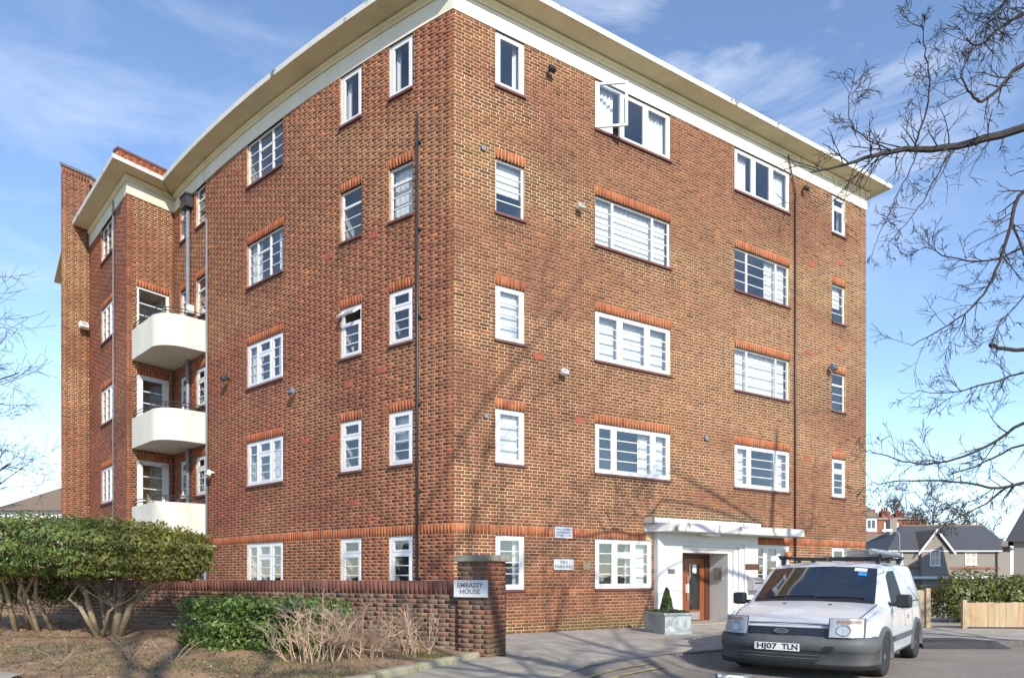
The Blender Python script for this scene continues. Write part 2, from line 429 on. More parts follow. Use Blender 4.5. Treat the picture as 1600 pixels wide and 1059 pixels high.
def text_mesh(body, size, material, extrude=0.001, align='CENTER', spacing=1.0, bold=0.0):
    cu = bpy.data.curves.new('lettering', 'FONT')
    cu.body = body; cu.size = size; cu.align_x = align; cu.align_y = 'CENTER'; cu.extrude = extrude
    cu.space_line = spacing; cu.resolution_u = 3; cu.offset = bold
    o = bpy.data.objects.new('lettering', cu); col.objects.link(o)
    dg = bpy.context.evaluated_depsgraph_get()
    me = bpy.data.meshes.new_from_object(o.evaluated_get(dg))
    bpy.data.objects.remove(o)
    me.materials.clear(); me.materials.append(material)
    return me
# ------------------------------------------------------------------ walls as measured lines on the ground
class Line:
    flip = False
    def __init__(self, p0, u, L):
        self.p0 = np.array(p0, float); self.u = np.array(u, float) / np.linalg.norm(u); self.L = L
    def frame(self, s):
        s = np.asarray(s, float)
        p = self.p0 + s[..., None] * self.u
        u = np.broadcast_to(self.u, p.shape); n = np.stack([u[..., 1], -u[..., 0]], -1)
        return p, u, n
class Arc:
    """the long street front bends gently: heading a0 at the corner, k more per metre"""
    flip = True
    def __init__(self, p0, a0, k, L): self.p0 = np.array(p0, float); self.a0 = a0; self.k = k; self.L = L
    def frame(self, s):
        s = np.asarray(s, float); a = self.a0 + self.k * s
        p = np.stack([self.p0[0] - (np.sin(a) - math.sin(self.a0)) / self.k, self.p0[1] + (math.cos(self.a0) - np.cos(a)) / self.k], -1)
        u = np.stack([np.cos(a), -np.sin(a)], -1); n = np.stack([u[..., 1], -u[..., 0]], -1)
        return p, u, n

C0 = np.array([-1.245, 14.45])
AR = R(31.8)
WR = Line(C0, (math.cos(AR), math.sin(AR)), 15.09)
WL = Arc(C0, R(33.0), R(1.0), 12.85)
P_I = WL.frame(12.85)[0]
BDIR = np.array([0.597, 0.803]); BDIR /= np.linalg.norm(BDIR)
P_B = P_I - 1.483 * BDIR
P_Q = np.array([-15.4, 24.95])
W_RET = Line(P_B, BDIR, 1.483)                                     # side of the bay, holds the balcony doors
W_BAY = Line(P_Q, P_B - P_Q, float(np.linalg.norm(P_B - P_Q)))      # front of the bay
P_R = P_Q - 0.88 * BDIR
W_TOW = Line(P_R, BDIR, 0.88)                                       # side of the stair tower
CO = 0.0752                                                          # one brick course
SILL = [13 * CO, 50 * CO, 86 * CO, 123 * CO, 160 * CO]
HEAD = [29 * CO, 66 * CO, 102 * CO, 139 * CO, 176 * CO]
TOP = 176 * CO

def P3(w, s, d, z):
    p, u, n = w.frame(s)
    q = p + n * d
    return (float(q[0]), float(q[1]), float(z))

def brick_tones(s, z, style, seed):
    n = len(s)
    r = np.random.default_rng(seed)
    base = np.array([[0.225, 0.092, 0.055], [0.200, 0.080, 0.050], [0.250, 0.105, 0.060], [0.175, 0.073, 0.048], [0.215, 0.096, 0.056]])
    if style == 'soldier': base = np.array([[0.36, 0.115, 0.050], [0.31, 0.092, 0.042], [0.39, 0.135, 0.060]])
    if style == 'garden': base = np.array([[0.155, 0.075, 0.052], [0.130, 0.078, 0.056], [0.175, 0.080, 0.052], [0.120, 0.075, 0.056]])
    if style == 'coping': base = np.array([[0.165, 0.062, 0.045], [0.140, 0.055, 0.042], [0.190, 0.075, 0.052]])
    c = base[r.integers(0, len(base), n)] * r.uniform(0.90, 1.11, (n, 1))
    if style == 'wall':
        zone = np.clip(vnoise(s * 0.10, z * 0.55, seed) * 1.4, -1, 1)[:, None]
        yel = np.array([1.06, 1.22, 1.16]); red = np.array([0.96, 0.84, 0.84])
        c = c * (1 + np.clip(zone, 0, 1) * (yel - 1) + np.clip(-zone, 0, 1) * (red - 1))
        dark = r.random(n) < 0.05
        c[dark] *= 0.66
        orange = r.random(n) < 0.05
        c[orange] = c[orange] * np.array([1.35, 1.2, 1.05])
        grime = np.clip(vnoise(s * 0.5, z * 0.8, seed + 5) - 0.22, 0, 1)[:, None]
        c = c * (1 - 0.50 * grime)
    if style in ('wall', 'soldier'): c = c * np.array([0.90, 0.80, 0.72])
    if style == 'wall':
        band = np.exp(-((z - 10.3 + 0.5 * vnoise(s * 0.4, z * 0.2, 3)) / 1.1) ** 2)[:, None] * (1.0 if seed == 11 else 0.35)
        c = c * (1 - band) + c * np.array([0.98, 1.22, 1.10]) * band
        if seed in (12, 14): c = c * np.array([1.15, 1.02, 0.98])
        damp = np.clip(0.42 - z + 0.12 * vnoise(s * 2, z, 8), 0, 0.3)[:, None] / 0.3
        c = c * (1 - 0.75 * damp) + np.array([0.095, 0.088, 0.032]) * 0.75 * damp
        if seed == 11:
            moss = (np.clip(1 - np.abs(z - 2.85) / 0.32, 0, 1) * ((s > 5.3) & (s < 9.6)) * np.clip(0.7 + 0.5 * vnoise(s * 2, z * 2, 9), 0, 1))[:, None]
            c = c * (1 - 0.8 * moss) + np.array([0.085, 0.078, 0.035]) * 0.8 * moss
    if style == 'garden' and seed == 31:
        k = np.clip(vnoise(s * 0.9, z * 2.5, seed) * 0.5 + (0.50 - z) * 0.9, 0, 0.6)[:, None]
        c = c * (1 - k) + np.array([0.30, 0.285, 0.20]) * k * r.uniform(0.7, 1.1, (n, 1))
    return c

def brick_boxes(w, s0, s1, z0, z1, depth, proud):
    """box per brick: front, two ends, top and bottom"""
    s0, s1, z0, z1, proud = map(np.asarray, (s0, s1, z0, z1, proud))
    n = len(s0)
    pa, ua, na = w.frame(s0); pb, ub, nb = w.frame(s1)
    V = np.zeros((n, 8, 3))
    for k, (p, nn, zz_, d) in enumerate([(pa, na, z0, proud), (pb, nb, z0, proud), (pb, nb, z1, proud), (pa, na, z1, proud),
                                        (pa, na, z0, proud - depth), (pb, nb, z0, proud - depth), (pb, nb, z1, proud - depth), (pa, na, z1, proud - depth)]):
        V[:, k, :2] = p + nn * d[:, None]; V[:, k, 2] = zz_
    f = np.array([[0, 1, 2, 3], [1, 5, 6, 2], [4, 0, 3, 7], [3, 2, 6, 7], [4, 5, 1, 0]])
    if w.flip: f = f[:, ::-1]
    F = (np.arange(n) * 8)[:, None, None] + f[None]
    return V.reshape(-1, 3), F.reshape(-1, 4)

def lay_bricks(w, z_lo, n_courses, holes, L=None, st=0.267, hd=0.127, j=0.018, vj=0.0165, s_min=0.0):
    """Flemish bond clipped by openings; returns arrays s0,s1,z0,z1"""
    L = L or w.L
    unit = st + hd + 2 * j
    out = []
    for c in range(n_courses):
        za = z_lo + c * CO; zb = za + CO - vj; zm = (za + zb) / 2
        cuts = sorted([(a, b) for a, b, q0, q1 in holes if q0 < zm < q1])
        spans = []; x = s_min
        for a, b in cuts:
            if a > x: spans.append((x, a))
            x = max(x, b)
        if x < L: spans.append((x, L))
        start = s_min - (unit / 2 if c % 2 else 0.0) - (0 if c % 2 == 0 else 0.0)
        s = start; k = 0
        jit = random.uniform(-0.012, 0.012)
        while s < L:
            ln = st if k % 2 == 0 else hd
            a, b = s + jit, s + ln + jit
            if k == 0 and c % 2 == 0: a = s_min
            for p, q in spans:
                x0, x1 = max(a, p + (0.0 if p == s_min else 0.003)), min(b, q - (0.0 if q == L else 0.003))
                if x1 - x0 > 0.014: out.append((x0, x1, za, zb))
            s += ln + j; k += 1
    return np.array(out)

def soldiers(w, s0, s1, z0, z1, pitch=0.093, j=0.016):
    n = max(1, round((s1 - s0) / pitch)); p = (s1 - s0) / n
    a = s0 + np.arange(n) * p + j / 2
    return np.stack([a, a + p - j, np.full(n, z0), np.full(n, z1)], 1)

def backing(w, holes, z0, z1, d, s_lo, s_hi, step=0.6):
    """mortar bed behind the bricks, with real openings and reveals"""
    ss = sorted(set([s_lo, s_hi] + [round(x, 4) for h in holes for x in h[:2] if s_lo < x < s_hi]))
    s2 = []
    for a, b in zip(ss, ss[1:]):
        k = max(1, int((b - a) / step + 0.999)); s2 += [a + (b - a) * i / k for i in range(k)]
    ss = s2 + [s_hi]
    zs = sorted(set([z0, z1] + [round(x, 4) for h in holes for x in h[2:] if z0 < x < z1]))
    mb = MB()
    for a, b in zip(ss, ss[1:]):
        for p, q in zip(zs, zs[1:]):
            sm, zm = (a + b) / 2, (p + q) / 2
            if any(h[0] < sm < h[1] and h[2] < zm < h[3] for h in holes): continue
            vs = [P3(w, a, d, p), P3(w, b, d, p), P3(w, b, d, q), P3(w, a, d, q)]
            mb.add(vs, [(0, 1, 2, 3) if not w.flip else (3, 2, 1, 0)])
    for h in holes:                                                    # reveals
        for (a, p), (b, q) in (((h[0], h[2]), (h[0], h[3])), ((h[1], h[2]), (h[1], h[3])), ((h[0], h[3]), (h[1], h[3])), ((h[0], h[2]), (h[1], h[2]))):
            mb.add([P3(w, a, d, p), P3(w, b, d, q), P3(w, b, d - 0.16, q), P3(w, a, d - 0.16, p)], [(0, 1, 2, 3)])
    return mb

BASE = Vector((float(C0[0]), float(C0[1]), 0))
block = empty('apartment_block', BASE, 0, 'five storey red brick apartment block with cream eaves and curved white balconies', 'building')
def off(o):
    """geometry written in world coordinates, parent stands at the block's corner"""
    o.location = -BASE
    return o

# ------------------------------------------------------------------ windows
PANES = {}
def pane_mesh(w, h):
    k = (round(w, 3), round(h, 3))
    if k not in PANES:
        PANES[k] = MB().box(-w / 2, w / 2, 0, 0.008, 0, h).mesh('pane', M['glass'])
    return PANES[k]

BARS = {}
def bar_mesh(w, t, m):
    k = (round(w, 3), t, m.name)
    if k not in BARS: BARS[k] = MB().box(-w / 2, w / 2, 0, 0.028, 0, t).mesh('glazing_bar', m)
    return BARS[k]

def wavy(mb, x0, x1, y, z0, z1, amp=0.025, wl=0.11):
    n = max(4, int((x1 - x0) / wl * 4))
    ph = random.uniform(0, 6)
    row = []
    for z in (z0, z1):
        row.append([(x0 + (x1 - x0) * i / n, y + amp * math.sin(i * math.pi / 2 + ph) * (1 + 0.4 * math.sin(i * 0.7)), z) for i in range(n + 1)])
    return mb.grid(row)

def make_window(w, s0, s1, z0, z1, lights, kind='pvc', curtain=None, rec=None, sill=True, room='room', bars=3, open_light=None):
    W, H = s1 - s0, z1 - z0
    p, u, n = w.frame((s0 + s1) / 2)
    win_rot = math.atan2(u[1], u[0])
    rec = rec if rec is not None else (0.035 if kind == 'pvc' else 0.06)
    fw = 0.075 if kind == 'pvc' else 0.034                              # outer frame, horizontal size
    fh = 0.062 if kind == 'pvc' else 0.030
    sf = 0.052 if kind == 'pvc' else 0.016                              # casement frame
    dp = 0.065 if kind == 'pvc' else 0.04
    bt = 0.022 if kind == 'pvc' else 0.020
    m = M['pvc'] if kind == 'pvc' else M['steel']
    loc = (float(p[0]) - BASE.x, float(p[1]) - BASE.y, z0)
    fb = MB()
    y0, y1 = rec, rec + dp
    fb.box(-W/2, W/2, y0, y1, 0, fh); fb.box(-W/2, W/2, y0, y1, H - fh, H)
    fb.box(-W/2, -W/2 + fw, y0, y1, fh, H - fh); fb.box(W/2 - fw, W/2, y0, y1, fh, H - fh)
    bars_ = []; panes = []; opened = []
    x = -W/2 + fw * 0.6
    tot = W - fw * 1.2
    for i, (fr, st) in enumerate(lights):
        xa, xb = x, x + tot * fr
        if i: fb.box(xa - fw * 0.4, xa + fw * 0.4, y0 + 0.001, y1 - 0.001, fh, H - fh)
        cells = []
        za, zb = fh, H - fh
        if 'h' in st:
            zc = H - fh - 0.30 * (H - 2 * fh)
            fb.box(xa + fw * 0.4, xb - fw * 0.4, y0 + 0.002, y1 - 0.002, zc - fh * 0.4, zc + fh * 0.4)
            cells.append((zc + fh * 0.4, zb, 0, 'top')); cells.append((za, zc - fh * 0.4, bars - 1 if 'b' in st else 0, 'low'))
        else:
            cells.append((za, zb, bars if 'b' in st else 0, 'full'))
        for (a, b, nb, nm) in cells:
            xl, xr = xa + fw * 0.4, xb - fw * 0.4
            isopen = open_light == (i, nm)
            tgt = MB() if isopen else fb
            ys = y0 - 0.008 if kind == 'pvc' else y0 + 0.004
            ox, oz = (xl if nm != 'top' else 0, b if nm == 'top' else 0)
            tgt.box(xl, xr, ys, ys + 0.045, a, a + sf); tgt.box(xl, xr, ys, ys + 0.045, b - sf, b)
            tgt.box(xl, xl + sf * 1.2, ys, ys + 0.045, a + sf, b - sf); tgt.box(xr - sf * 1.2, xr, ys, ys + 0.045, a + sf, b - sf)
            gx0, gx1, g0, g1 = xl + sf * 1.2, xr - sf * 1.2, a + sf, b - sf
            ch = (g1 - g0 - nb * bt) / (nb + 1)
            lst = []
            for k in range(nb + 1):
                q0 = g0 + k * (ch + bt)
                lst.append((gx0, gx1, q0, q0 + ch))
                if k < nb and not isopen: bars_.append((gx0, gx1, ys + 0.006, q0 + ch))
            if isopen: opened.append((tgt, lst, xl, b, nm, ys))
            else: panes += [(q, ys + 0.018) for q in lst]
        x = xb
    win = fb.build('window', m, block, loc=loc); win.rotation_euler = (0, 0, win_rot)
    for (a, b, yy, c) in bars_: link('glazing_bar', bar_mesh(b - a, bt, m), win, ((a + b) / 2, yy, c))
    for (a, b, c, d), yy in panes:
        o = link('pane', pane_mesh(b - a, d - c), win, ((a + b) / 2, yy, c))
    for tgt, lst, xl, zt, nm, ys in opened:                            # a light standing open
        pv = Vector((xl, ys, 0)) if nm != 'top' else Vector((0, ys, zt))
        for i_, v in enumerate(tgt.v): tgt.v[i_] = (v[0] - pv.x, v[1] - pv.y, v[2] - pv.z)
        sash = tgt.build('open_sash', m, win, loc=pv)
        sash.rotation_euler = (0, 0, R(-38)) if nm != 'top' else (R(-52), 0, 0)
        q = MB()
        for (a, b, c, d) in lst: q.box(a - pv.x, b - pv.x, 0.018, 0.026, c - pv.z, d - pv.z)
        g = q.build('pane', M['glass'], win, loc=pv); g.rotation_euler = sash.rotation_euler
    if sill:
        MB().box(-W/2 - 0.02, W/2 + 0.02, -0.05, rec + 0.03, -0.055, -0.002).build('sill', M['sill'], win)
    # the room behind
    rm = MB(); D = 1.1
    a, b = -W/2 - 0.15, W/2 + 0.15; c, d = -0.25, H + 0.12; yb = y1 + 0.06
    rm.add([(a, yb, c), (b, yb, c), (b, yb + D, c), (a, yb + D, c), (a, yb, d), (b, yb, d), (b, yb + D, d), (a, yb + D, d)],
           [(0, 1, 2, 3), (7, 6, 5, 4), (3, 2, 6, 7), (0, 3, 7, 4), (2, 1, 5, 6)])
    rm.build('room', M[room], win)
    yc = y1 + 0.10
    if curtain == 'net': wavy(MB(), -W/2, W/2, yc, 0.0, H, 0.008, 0.16).build('net_curtain', M['net'], win, True)
    if curtain == 'blind':
        q = MB(); k = int(H / 0.055)
        for i in range(k): q.box(-W/2, W/2, yc, yc + 0.004, i * 0.055, i * 0.055 + 0.0535)
        q.build('blind', M['blind'], win)
    if curtain == 'solid': MB().box(-W/2, W/2, yc - 0.06, yc - 0.055, 0, H).build('blind', M['blind'], win)
    if curtain == 'half':
        MB().box(-W/2, W/2, yc, yc + 0.004, H * 0.45, H).build('blind', M['blind'], win)
    if curtain == 'side':
        wavy(MB(), -W/2, -W/2 + W * 0.28, yc, 0, H).build('curtain', M['net'], win, True); wavy(MB(), W/2 - W * 0.26, W/2, yc, 0, H).build('curtain', M['net'], win, True)
    if curtain == 'right':
        q = MB(); wavy(q, W * 0.1, W/2, yc, 0, H); q.build('curtain', M['net'], win, True)
    return win

WIN = []   # wall, s0, s1, row, lights, kind, curtain, extra
one_b, one_p, one_hb, one_h = [(1, 'b')], [(1, 'p')], [(1, 'hb')], [(1, 'h')]
tri = [(.26, 'b'), (.48, 'b'), (.26, 'b')]; tri_eq = [(.333, 'p'), (.334, 'p'), (.333, 'p')]
tri_h = [(.31, 'b'), (.38, 'hb'), (.31, 'b')]
# face over the entrance
for row in range(5):
    WIN.append((WR, 1.04, 1.80, row, one_p if row == 4 else one_b, 'steel' if row == 3 else 'pvc', ['side', 'solid', 'solid', 'half', 'side'][row], {}))
WIN.append((WR, 3.82, 5.66, 0, [(.33, 'b'), (.34, 'hb'), (.33, 'b')], 'pvc', 'right', {}))
WIN.append((WR, 3.82, 6.31, 1, [(.23, 'b'), (.54, 'b'), (.23, 'b')], 'pvc', 'right', {}))
WIN.append((WR, 3.82, 6.31, 2, [(.31, 'b'), (.38, 'b'), (.31, 'b')], 'pvc', 'blind', {}))
WIN.append((WR, 3.82, 6.31, 3, [(.23, 'b'), (.54, 'b'), (.23, 'b')], 'steel', 'net', {}))
WIN.append((WR, 3.82, 6.31, 4, tri_eq, 'pvc', 'side', {'open_light': (0, 'full')}))
WIN.append((WR, 9.60, 11.17, 0, [(.30, 'b'), (.40, 'hb'), (.30, 'b')], 'pvc', None, {'room': 'room_warm'}))
WIN.append((WR, 8.76, 11.17, 1, [(.25, 'b'), (.50, 'b'), (.25, 'b')], 'pvc', 'side', {}))
WIN.append((WR, 8.76, 11.17, 2, [(.23, 'b'), (.54, 'b'), (.23, 'b')], 'steel', 'net', {}))
WIN.append((WR, 8.76, 11.17, 3, [(.23, 'b'), (.54, 'b'), (.23, 'b')], 'steel', 'right', {}))
WIN.append((WR, 8.76, 11.17, 4, tri_eq, 'pvc', 'side', {}))
for row in range(5):
    WIN.append((WR, 13.25, 13.96, row, [one_hb, one_hb, one_hb, one_b, one_h][row], 'steel' if row in (2, 3) else 'pvc', [None, None, None, 'half', 'side'][row], {}))
# long street front
for row in range(5):
    for c, (a, b) in enumerate(((1.13, 1.85), (2.75, 3.50))):
        ex = {'open_light': (0, 'top')} if (row, c) == (2, 1) else {}
        WIN.append((WL, a, b, row, one_p if row == 4 else one_hb, 'steel' if row == 3 else 'pvc', ['', 'half', None, 'net', 'side'][row] if c == 0 else [None, None, None, None, 'side'][row], ex))
    WIN.append((WL, 5.85, 7.65, row, tri_h if row != 3 else [(.26, 'b'), (.36, 'hb'), (.38, 'b')], 'steel' if row in (3, 4) else 'pvc', [None, 'right', 'side', 'side', None][row], {}))
    if row:
        WIN.append((WL, 10.25, 10.95, row, one_hb, 'steel' if row > 2 else 'pvc', None, {}))
        WIN.append((WL, 11.62, 12.25, row, one_hb, 'steel' if row > 2 else 'pvc', None, {}))
WIN.append((WL, 10.25, 10.95, 0, one_hb, 'pvc', None, {}))
LB = W_BAY.L
for row in range(5):
    WIN.append((W_BAY, LB - 3.15, LB - 1.50, row, [(.33, 'b'), (.34, 'b'), (.33, 'b')], 'pvc' if row < 4 else 'steel', [None, 'net', 'side', None, None][row], {}))
DOORS = [(W_RET, 0.30, 1.32, r) for r in (1, 2, 3)]

holes = {id(w): [] for w in (WR, WL, W_RET, W_BAY, W_TOW)}
lint = []
for w, a, b, row, li, kd, cu, ex in WIN:
    holes[id(w)].append((a, b, SILL[row], HEAD[row]))
    if 0 < row < 4: lint.append((w, a - 0.02, b + 0.02, HEAD[row]))
FLOOR = {1: 3.45 - 0.85, 2: 6.21 - 0.85, 3: 8.98 - 0.85}
for w, a, b, row in DOORS:
    holes[id(w)].append((a, b, FLOOR[row], HEAD[row]))
    lint.append((w, a - 0.02, b + 0.02, HEAD[row]))
PORCH = (6.55, 8.60, 0.0, 1.95)
holes[id(WR)].append(PORCH)
solid = {k: list(v) for k, v in holes.items()}                      # what the bricks leave out
for w, a, b, z in lint: solid[id(w)].append((a, b, z, z + 3 * CO))
for w in (WR, WL, W_BAY, W_RET): solid[id(w)].append((0, 99, HEAD[0], HEAD[0] + 3 * CO))
solid[id(WR)].append((5.72, 9.54, 0, HEAD[0]))
solid[id(WR)].append((0, 5.70, SILL[0] - 1 * CO, SILL[0]))

def sill_stains(w, B, t):
    sc, zc = (B[:, 0] + B[:, 1]) / 2, (B[:, 2] + B[:, 3]) / 2
    for ww, a, b, row, li, kd, cu, ex in WIN:
        if ww is not w or row == 0: continue
        f = np.clip(1 - (SILL[row] - 0.05 - zc) / (0.55 + 0.3 * vnoise(sc * 3, zc * 0, row)), 0, 1) * (zc < SILL[row]) * (sc > a - 0.08) * (sc < b + 0.08)
        t = t * (1 - (0.34 * f)[:, None])
    return t

def build_walls():
    allb = []
    specs = [(WR, 176, 0.0, 11), (WL, 176, 0.0, 12), (W_RET, 176, 0, 13), (W_BAY, 176, 0, 14), (W_TOW, 207, 0, 15)]
    parts = []
    for w, nc, smin, seed in specs:
        L = w.L
        B = lay_bricks(w, 0.0, nc, solid[id(w)], L=L)
        t = brick_tones((B[:, 0] + B[:, 1]) / 2, (B[:, 2] + B[:, 3]) / 2, 'wall', seed)
        t = sill_stains(w, B, t)
        pr = RNG.uniform(-0.0005, 0.0025, len(B))
        p = w.frame((B[:, 0] + B[:, 1]) / 2)[0]
        zc = (B[:, 2] + B[:, 3]) / 2
        dist = np.sqrt(p[:, 0] ** 2 + p[:, 1] ** 2 + (zc - EYE) ** 2)
        ln = B[:, 1] - B[:, 0]
        full = (np.abs(ln - 0.267) < 1e-3)
        hidden = ~full
        if w is WR: hidden |= ((B[:, 0] < 1.3) & (zc < 1.75)) | (B[:, 0] > 5.0)
        else: hidden |= True
        parts.append((w, B, t, pr, np.where(hidden, 1e9, dist)))
    w, B, t, pr, d = parts[0]
    pick = np.argsort(d)[:300]
    keep = np.ones(len(B), bool); keep[pick] = False
    # the 300 bricks that show largest, one object each, sharing a few meshes
    variants = []
    for k in range(14):
        tone = brick_tones(RNG.uniform(0, 5, 1), RNG.uniform(1, 4, 1), 'wall', 100 + k)
        V = np.array([[-.1335, 0, 0], [.1335, 0, 0], [.1335, 0, .0587], [-.1335, 0, .0587], [-.1335, .1, 0], [.1335, .1, 0], [.1335, .1, .0587], [-.1335, .1, .0587]])
        F = np.array([[0, 1, 2, 3], [1, 5, 6, 2], [4, 0, 3, 7], [3, 2, 6, 7], [4, 5, 1, 0], [5, 4, 7, 6]])
        variants.append(mesh_np('brick', V, F, M['brick'], np.repeat(tone, 8, 0)))
    for i in pick:
        sc = (B[i, 0] + B[i, 1]) / 2
        p, u, n = w.frame(sc)
        q = p + n * pr[i]
        link('brick', variants[random.randrange(14)], block, (q[0] - BASE.x, q[1] - BASE.y, B[i, 2]), (0, 0, math.atan2(u[1], u[0])))
    Vs, Fs, Cs, base = [], [], [], 0
    for k, (w, B, t, pr, d) in enumerate(parts):
        if k == 0: B, t, pr = B[keep], t[keep], pr[keep]
        V, F = brick_boxes(w, B[:, 0], B[:, 1], B[:, 2], B[:, 3], np.full(len(B), 0.10), pr)
        Vs.append(V); Fs.append(F + base); Cs.append(np.repeat(t, 8, 0)); base += len(V)
    o = off(link('brickwork', mesh_np('brickwork', np.vstack(Vs), np.vstack(Fs), M['brick'], np.vstack(Cs)), block))
    tag(o, kind='stuff')
    # soldier courses: the band over the ground floor, the red course under its windows, a lintel over every window
    def soldier_part(name, w, rows, kind=None):
        V, F = brick_boxes(w, rows[:, 0], rows[:, 1], rows[:, 2], rows[:, 3], np.full(len(rows), 0.10), RNG.uniform(0.0, 0.004, len(rows)))
        c = brick_tones(rows[:, 0], rows[:, 2], 'soldier', int(rows[0, 0] * 100) + int(rows[0, 2] * 7))
        o = off(link(name, mesh_np(name, V, F, M['brick'], np.repeat(c, 8, 0)), block))
        if kind: tag(o, kind=kind)
    zb = HEAD[0]
    soldier_part('soldier_band', WR, np.vstack([soldiers(WR, 0, 5.45, zb, zb + 3 * CO - .0135), soldiers(WR, 9.6, WR.L, zb, zb + 3 * CO - .0135)]), 'stuff')
    soldier_part('soldier_band', WL, soldiers(WL, 0, WL.L, zb, zb + 3 * CO - .0135), 'stuff')
    soldier_part('soldier_band', W_BAY, soldiers(W_BAY, 0, W_BAY.L, zb, zb + 3 * CO - .0135), 'stuff')
    soldier_part('soldier_band', W_RET, soldiers(W_RET, 0, W_RET.L, zb, zb + 3 * CO - .0135), 'stuff')
    soldier_part('sill_course', WR, soldiers(WR, 0, 5.69, SILL[0] - CO, SILL[0] - .0135, 0.14), 'stuff')
    for w, a, b, z in lint:
        soldier_part('lintel', w, soldiers(w, a, b, z, z + 3 * CO - .0135))
    for w, z1, lo, hi in ((WR, TOP, 0.012, WR.L), (WL, TOP, 0.012, WL.L), (W_RET, TOP, 0.012, W_RET.L), (W_BAY, TOP, 0, W_BAY.L - 0.012), (W_TOW, 207 * CO, 0.0, W_TOW.L)):
        off(backing(w, holes[id(w)], 0.0, z1, -0.003, lo, hi).build('wall', M['mortar_left' if w in (WL, W_BAY) else 'mortar'], block))
build_walls()
for w, a, b, row, li, kd, cu, ex in WIN:
    make_window(w, a, b, SILL[row], HEAD[row], li, kd, cu, **ex)

def wbox(w, s0, s1, d0, d1, z0, z1, mb=None, n=1):
    """box in wall coordinates: along, outward, up"""
    mb = mb or MB()
    for i in range(n):
        a, b = s0 + (s1 - s0) * i / n, s0 + (s1 - s0) * (i + 1) / n
        vs = [P3(w, a, d0, z0), P3(w, b, d0, z0), P3(w, b, d1, z0), P3(w, a, d1, z0), P3(w, a, d0, z1), P3(w, b, d0, z1), P3(w, b, d1, z1), P3(w, a, d1, z1)]
        mb.add(vs, [(0, 1, 2, 3), (7, 6, 5, 4), (4, 5, 1, 0), (5, 6, 2, 1), (6, 7, 3, 2), (7, 4, 0, 3)])
    return mb

# ------------------------------------------------------------------ back walls, roof, frieze, cornice and eaves
RE = WR.frame(WR.L)[0]
endv = np.array([-math.sin(AR), math.cos(AR)])
back = MB()
poly = [RE, RE + endv * 11, np.array([-6.0, 37.0]), np.array([-17.5, 31.5]), np.array([-16.6, 26.3]), P_R]
for a, b in zip(poly, poly[1:]):
    h = TOP if b is not P_R else 207 * CO
    back.add([(a[0], a[1], 0), (b[0], b[1], 0), (b[0], b[1], h), (a[0], a[1], h)], [(0, 1, 2, 3)])
off(back.build('rear_wall', mat('plain_red_brickwork', (0.24, 0.09, 0.05), 0.9, var=0.3, scale=9, stretch=(1, 1, 4)), block))

path = [RE + endv * 11, RE, C0] + [WL.frame(s)[0] for s in np.linspace(0, WL.L, 15)[1:]] + [P_B, P_Q + 0.02 * (P_B - P_Q)]
def offset(path, d):
    out = []
    for i, p in enumerate(path):
        ns = []
        for a, b in ((i - 1, i), (i, i + 1)):
            if a < 0 or b >= len(path): continue
            t = path[b] - path[a]; t = t / np.linalg.norm(t); ns.append(np.array([-t[1], t[0]]))
        n = sum(ns); n = n / np.linalg.norm(n)
        out.append(p + n * d / max(0.3, float(np.dot(n, ns[0]))))
    return out
def sweep(name, prof, m, closed=True):
    mb = MB()
    rings = []
    for d, z in prof: rings.append([mb.pt((q[0], q[1], z)) for q in offset(path, d)])
    k = len(prof)
    for j in range(k if closed else k - 1):
        A, B = rings[j], rings[(j + 1) % k]
        for i in range(len(A) - 1): mb.f.append((A[i], A[i + 1], B[i + 1], B[i]))
    mb.f.append(tuple(r[0] for r in rings)); mb.f.append(tuple(r[-1] for r in rings)[::-1])
    return off(mb.build(name, m, block))
ZT = TOP
sweep('frieze', [(-0.10, ZT), (0.018, ZT), (0.018, ZT + 0.38), (-0.10, ZT + 0.38)], M['render'])
sweep('cornice', [(-0.10, ZT + 0.381), (0.05, ZT + 0.381), (0.05, ZT + 0.44), (0.085, ZT + 0.47), (0.085, ZT + 0.545), (-0.10, ZT + 0.545)], M['soffit'])
sweep('soffit', [(-0.2, ZT + 0.546), (0.525, ZT + 0.60), (0.525, ZT + 0.63), (-0.2, ZT + 0.63)], M['soffit'])
sweep('eaves', [(-0.4, ZT + 0.632), (0.54, ZT + 0.605), (0.56, ZT + 0.72), (0.50, ZT + 0.745), (-0.4, ZT + 0.80)], M['fascia'])
rf = MB()
inner = offset(path, -0.3)
ring = [tuple(q) for q in inner] + [(-16.0, 31.0), (-6.0, 36.5)]
rf.add([(x, y, ZT + 0.78) for x, y in ring], [tuple(range(len(ring)))])
off(rf.build('roof', M['roof_felt'], block))
# brick upstand on the roof above the bay
up = Line(P_I + np.array([-1.9, 0.1]), BDIR, 2.0)
B = lay_bricks(up, ZT + 0.75, 19, [], L=2.0)
V, F = brick_boxes(up, B[:, 0], B[:, 1], B[:, 2], B[:, 3], np.full(len(B), 0.1), np.zeros(len(B)))
tag(off(link('roof_upstand', mesh_np('roof_upstand', V, F, M['brick'], np.repeat(brick_tones(B[:, 0], B[:, 2], 'soldier', 5), 8, 0)), block)), kind='stuff')
off(wbox(up, 0, 2.0, -0.3, -0.012, ZT + 0.75, ZT + 0.75 + 19 * CO).build('upstand_core', M['mortar'], block))
off(wbox(up, -0.03, 2.03, -0.33, 0.03, ZT + 0.75 + 19 * CO, ZT + 0.83 + 19 * CO).build('upstand_coping', M['sill'], block))
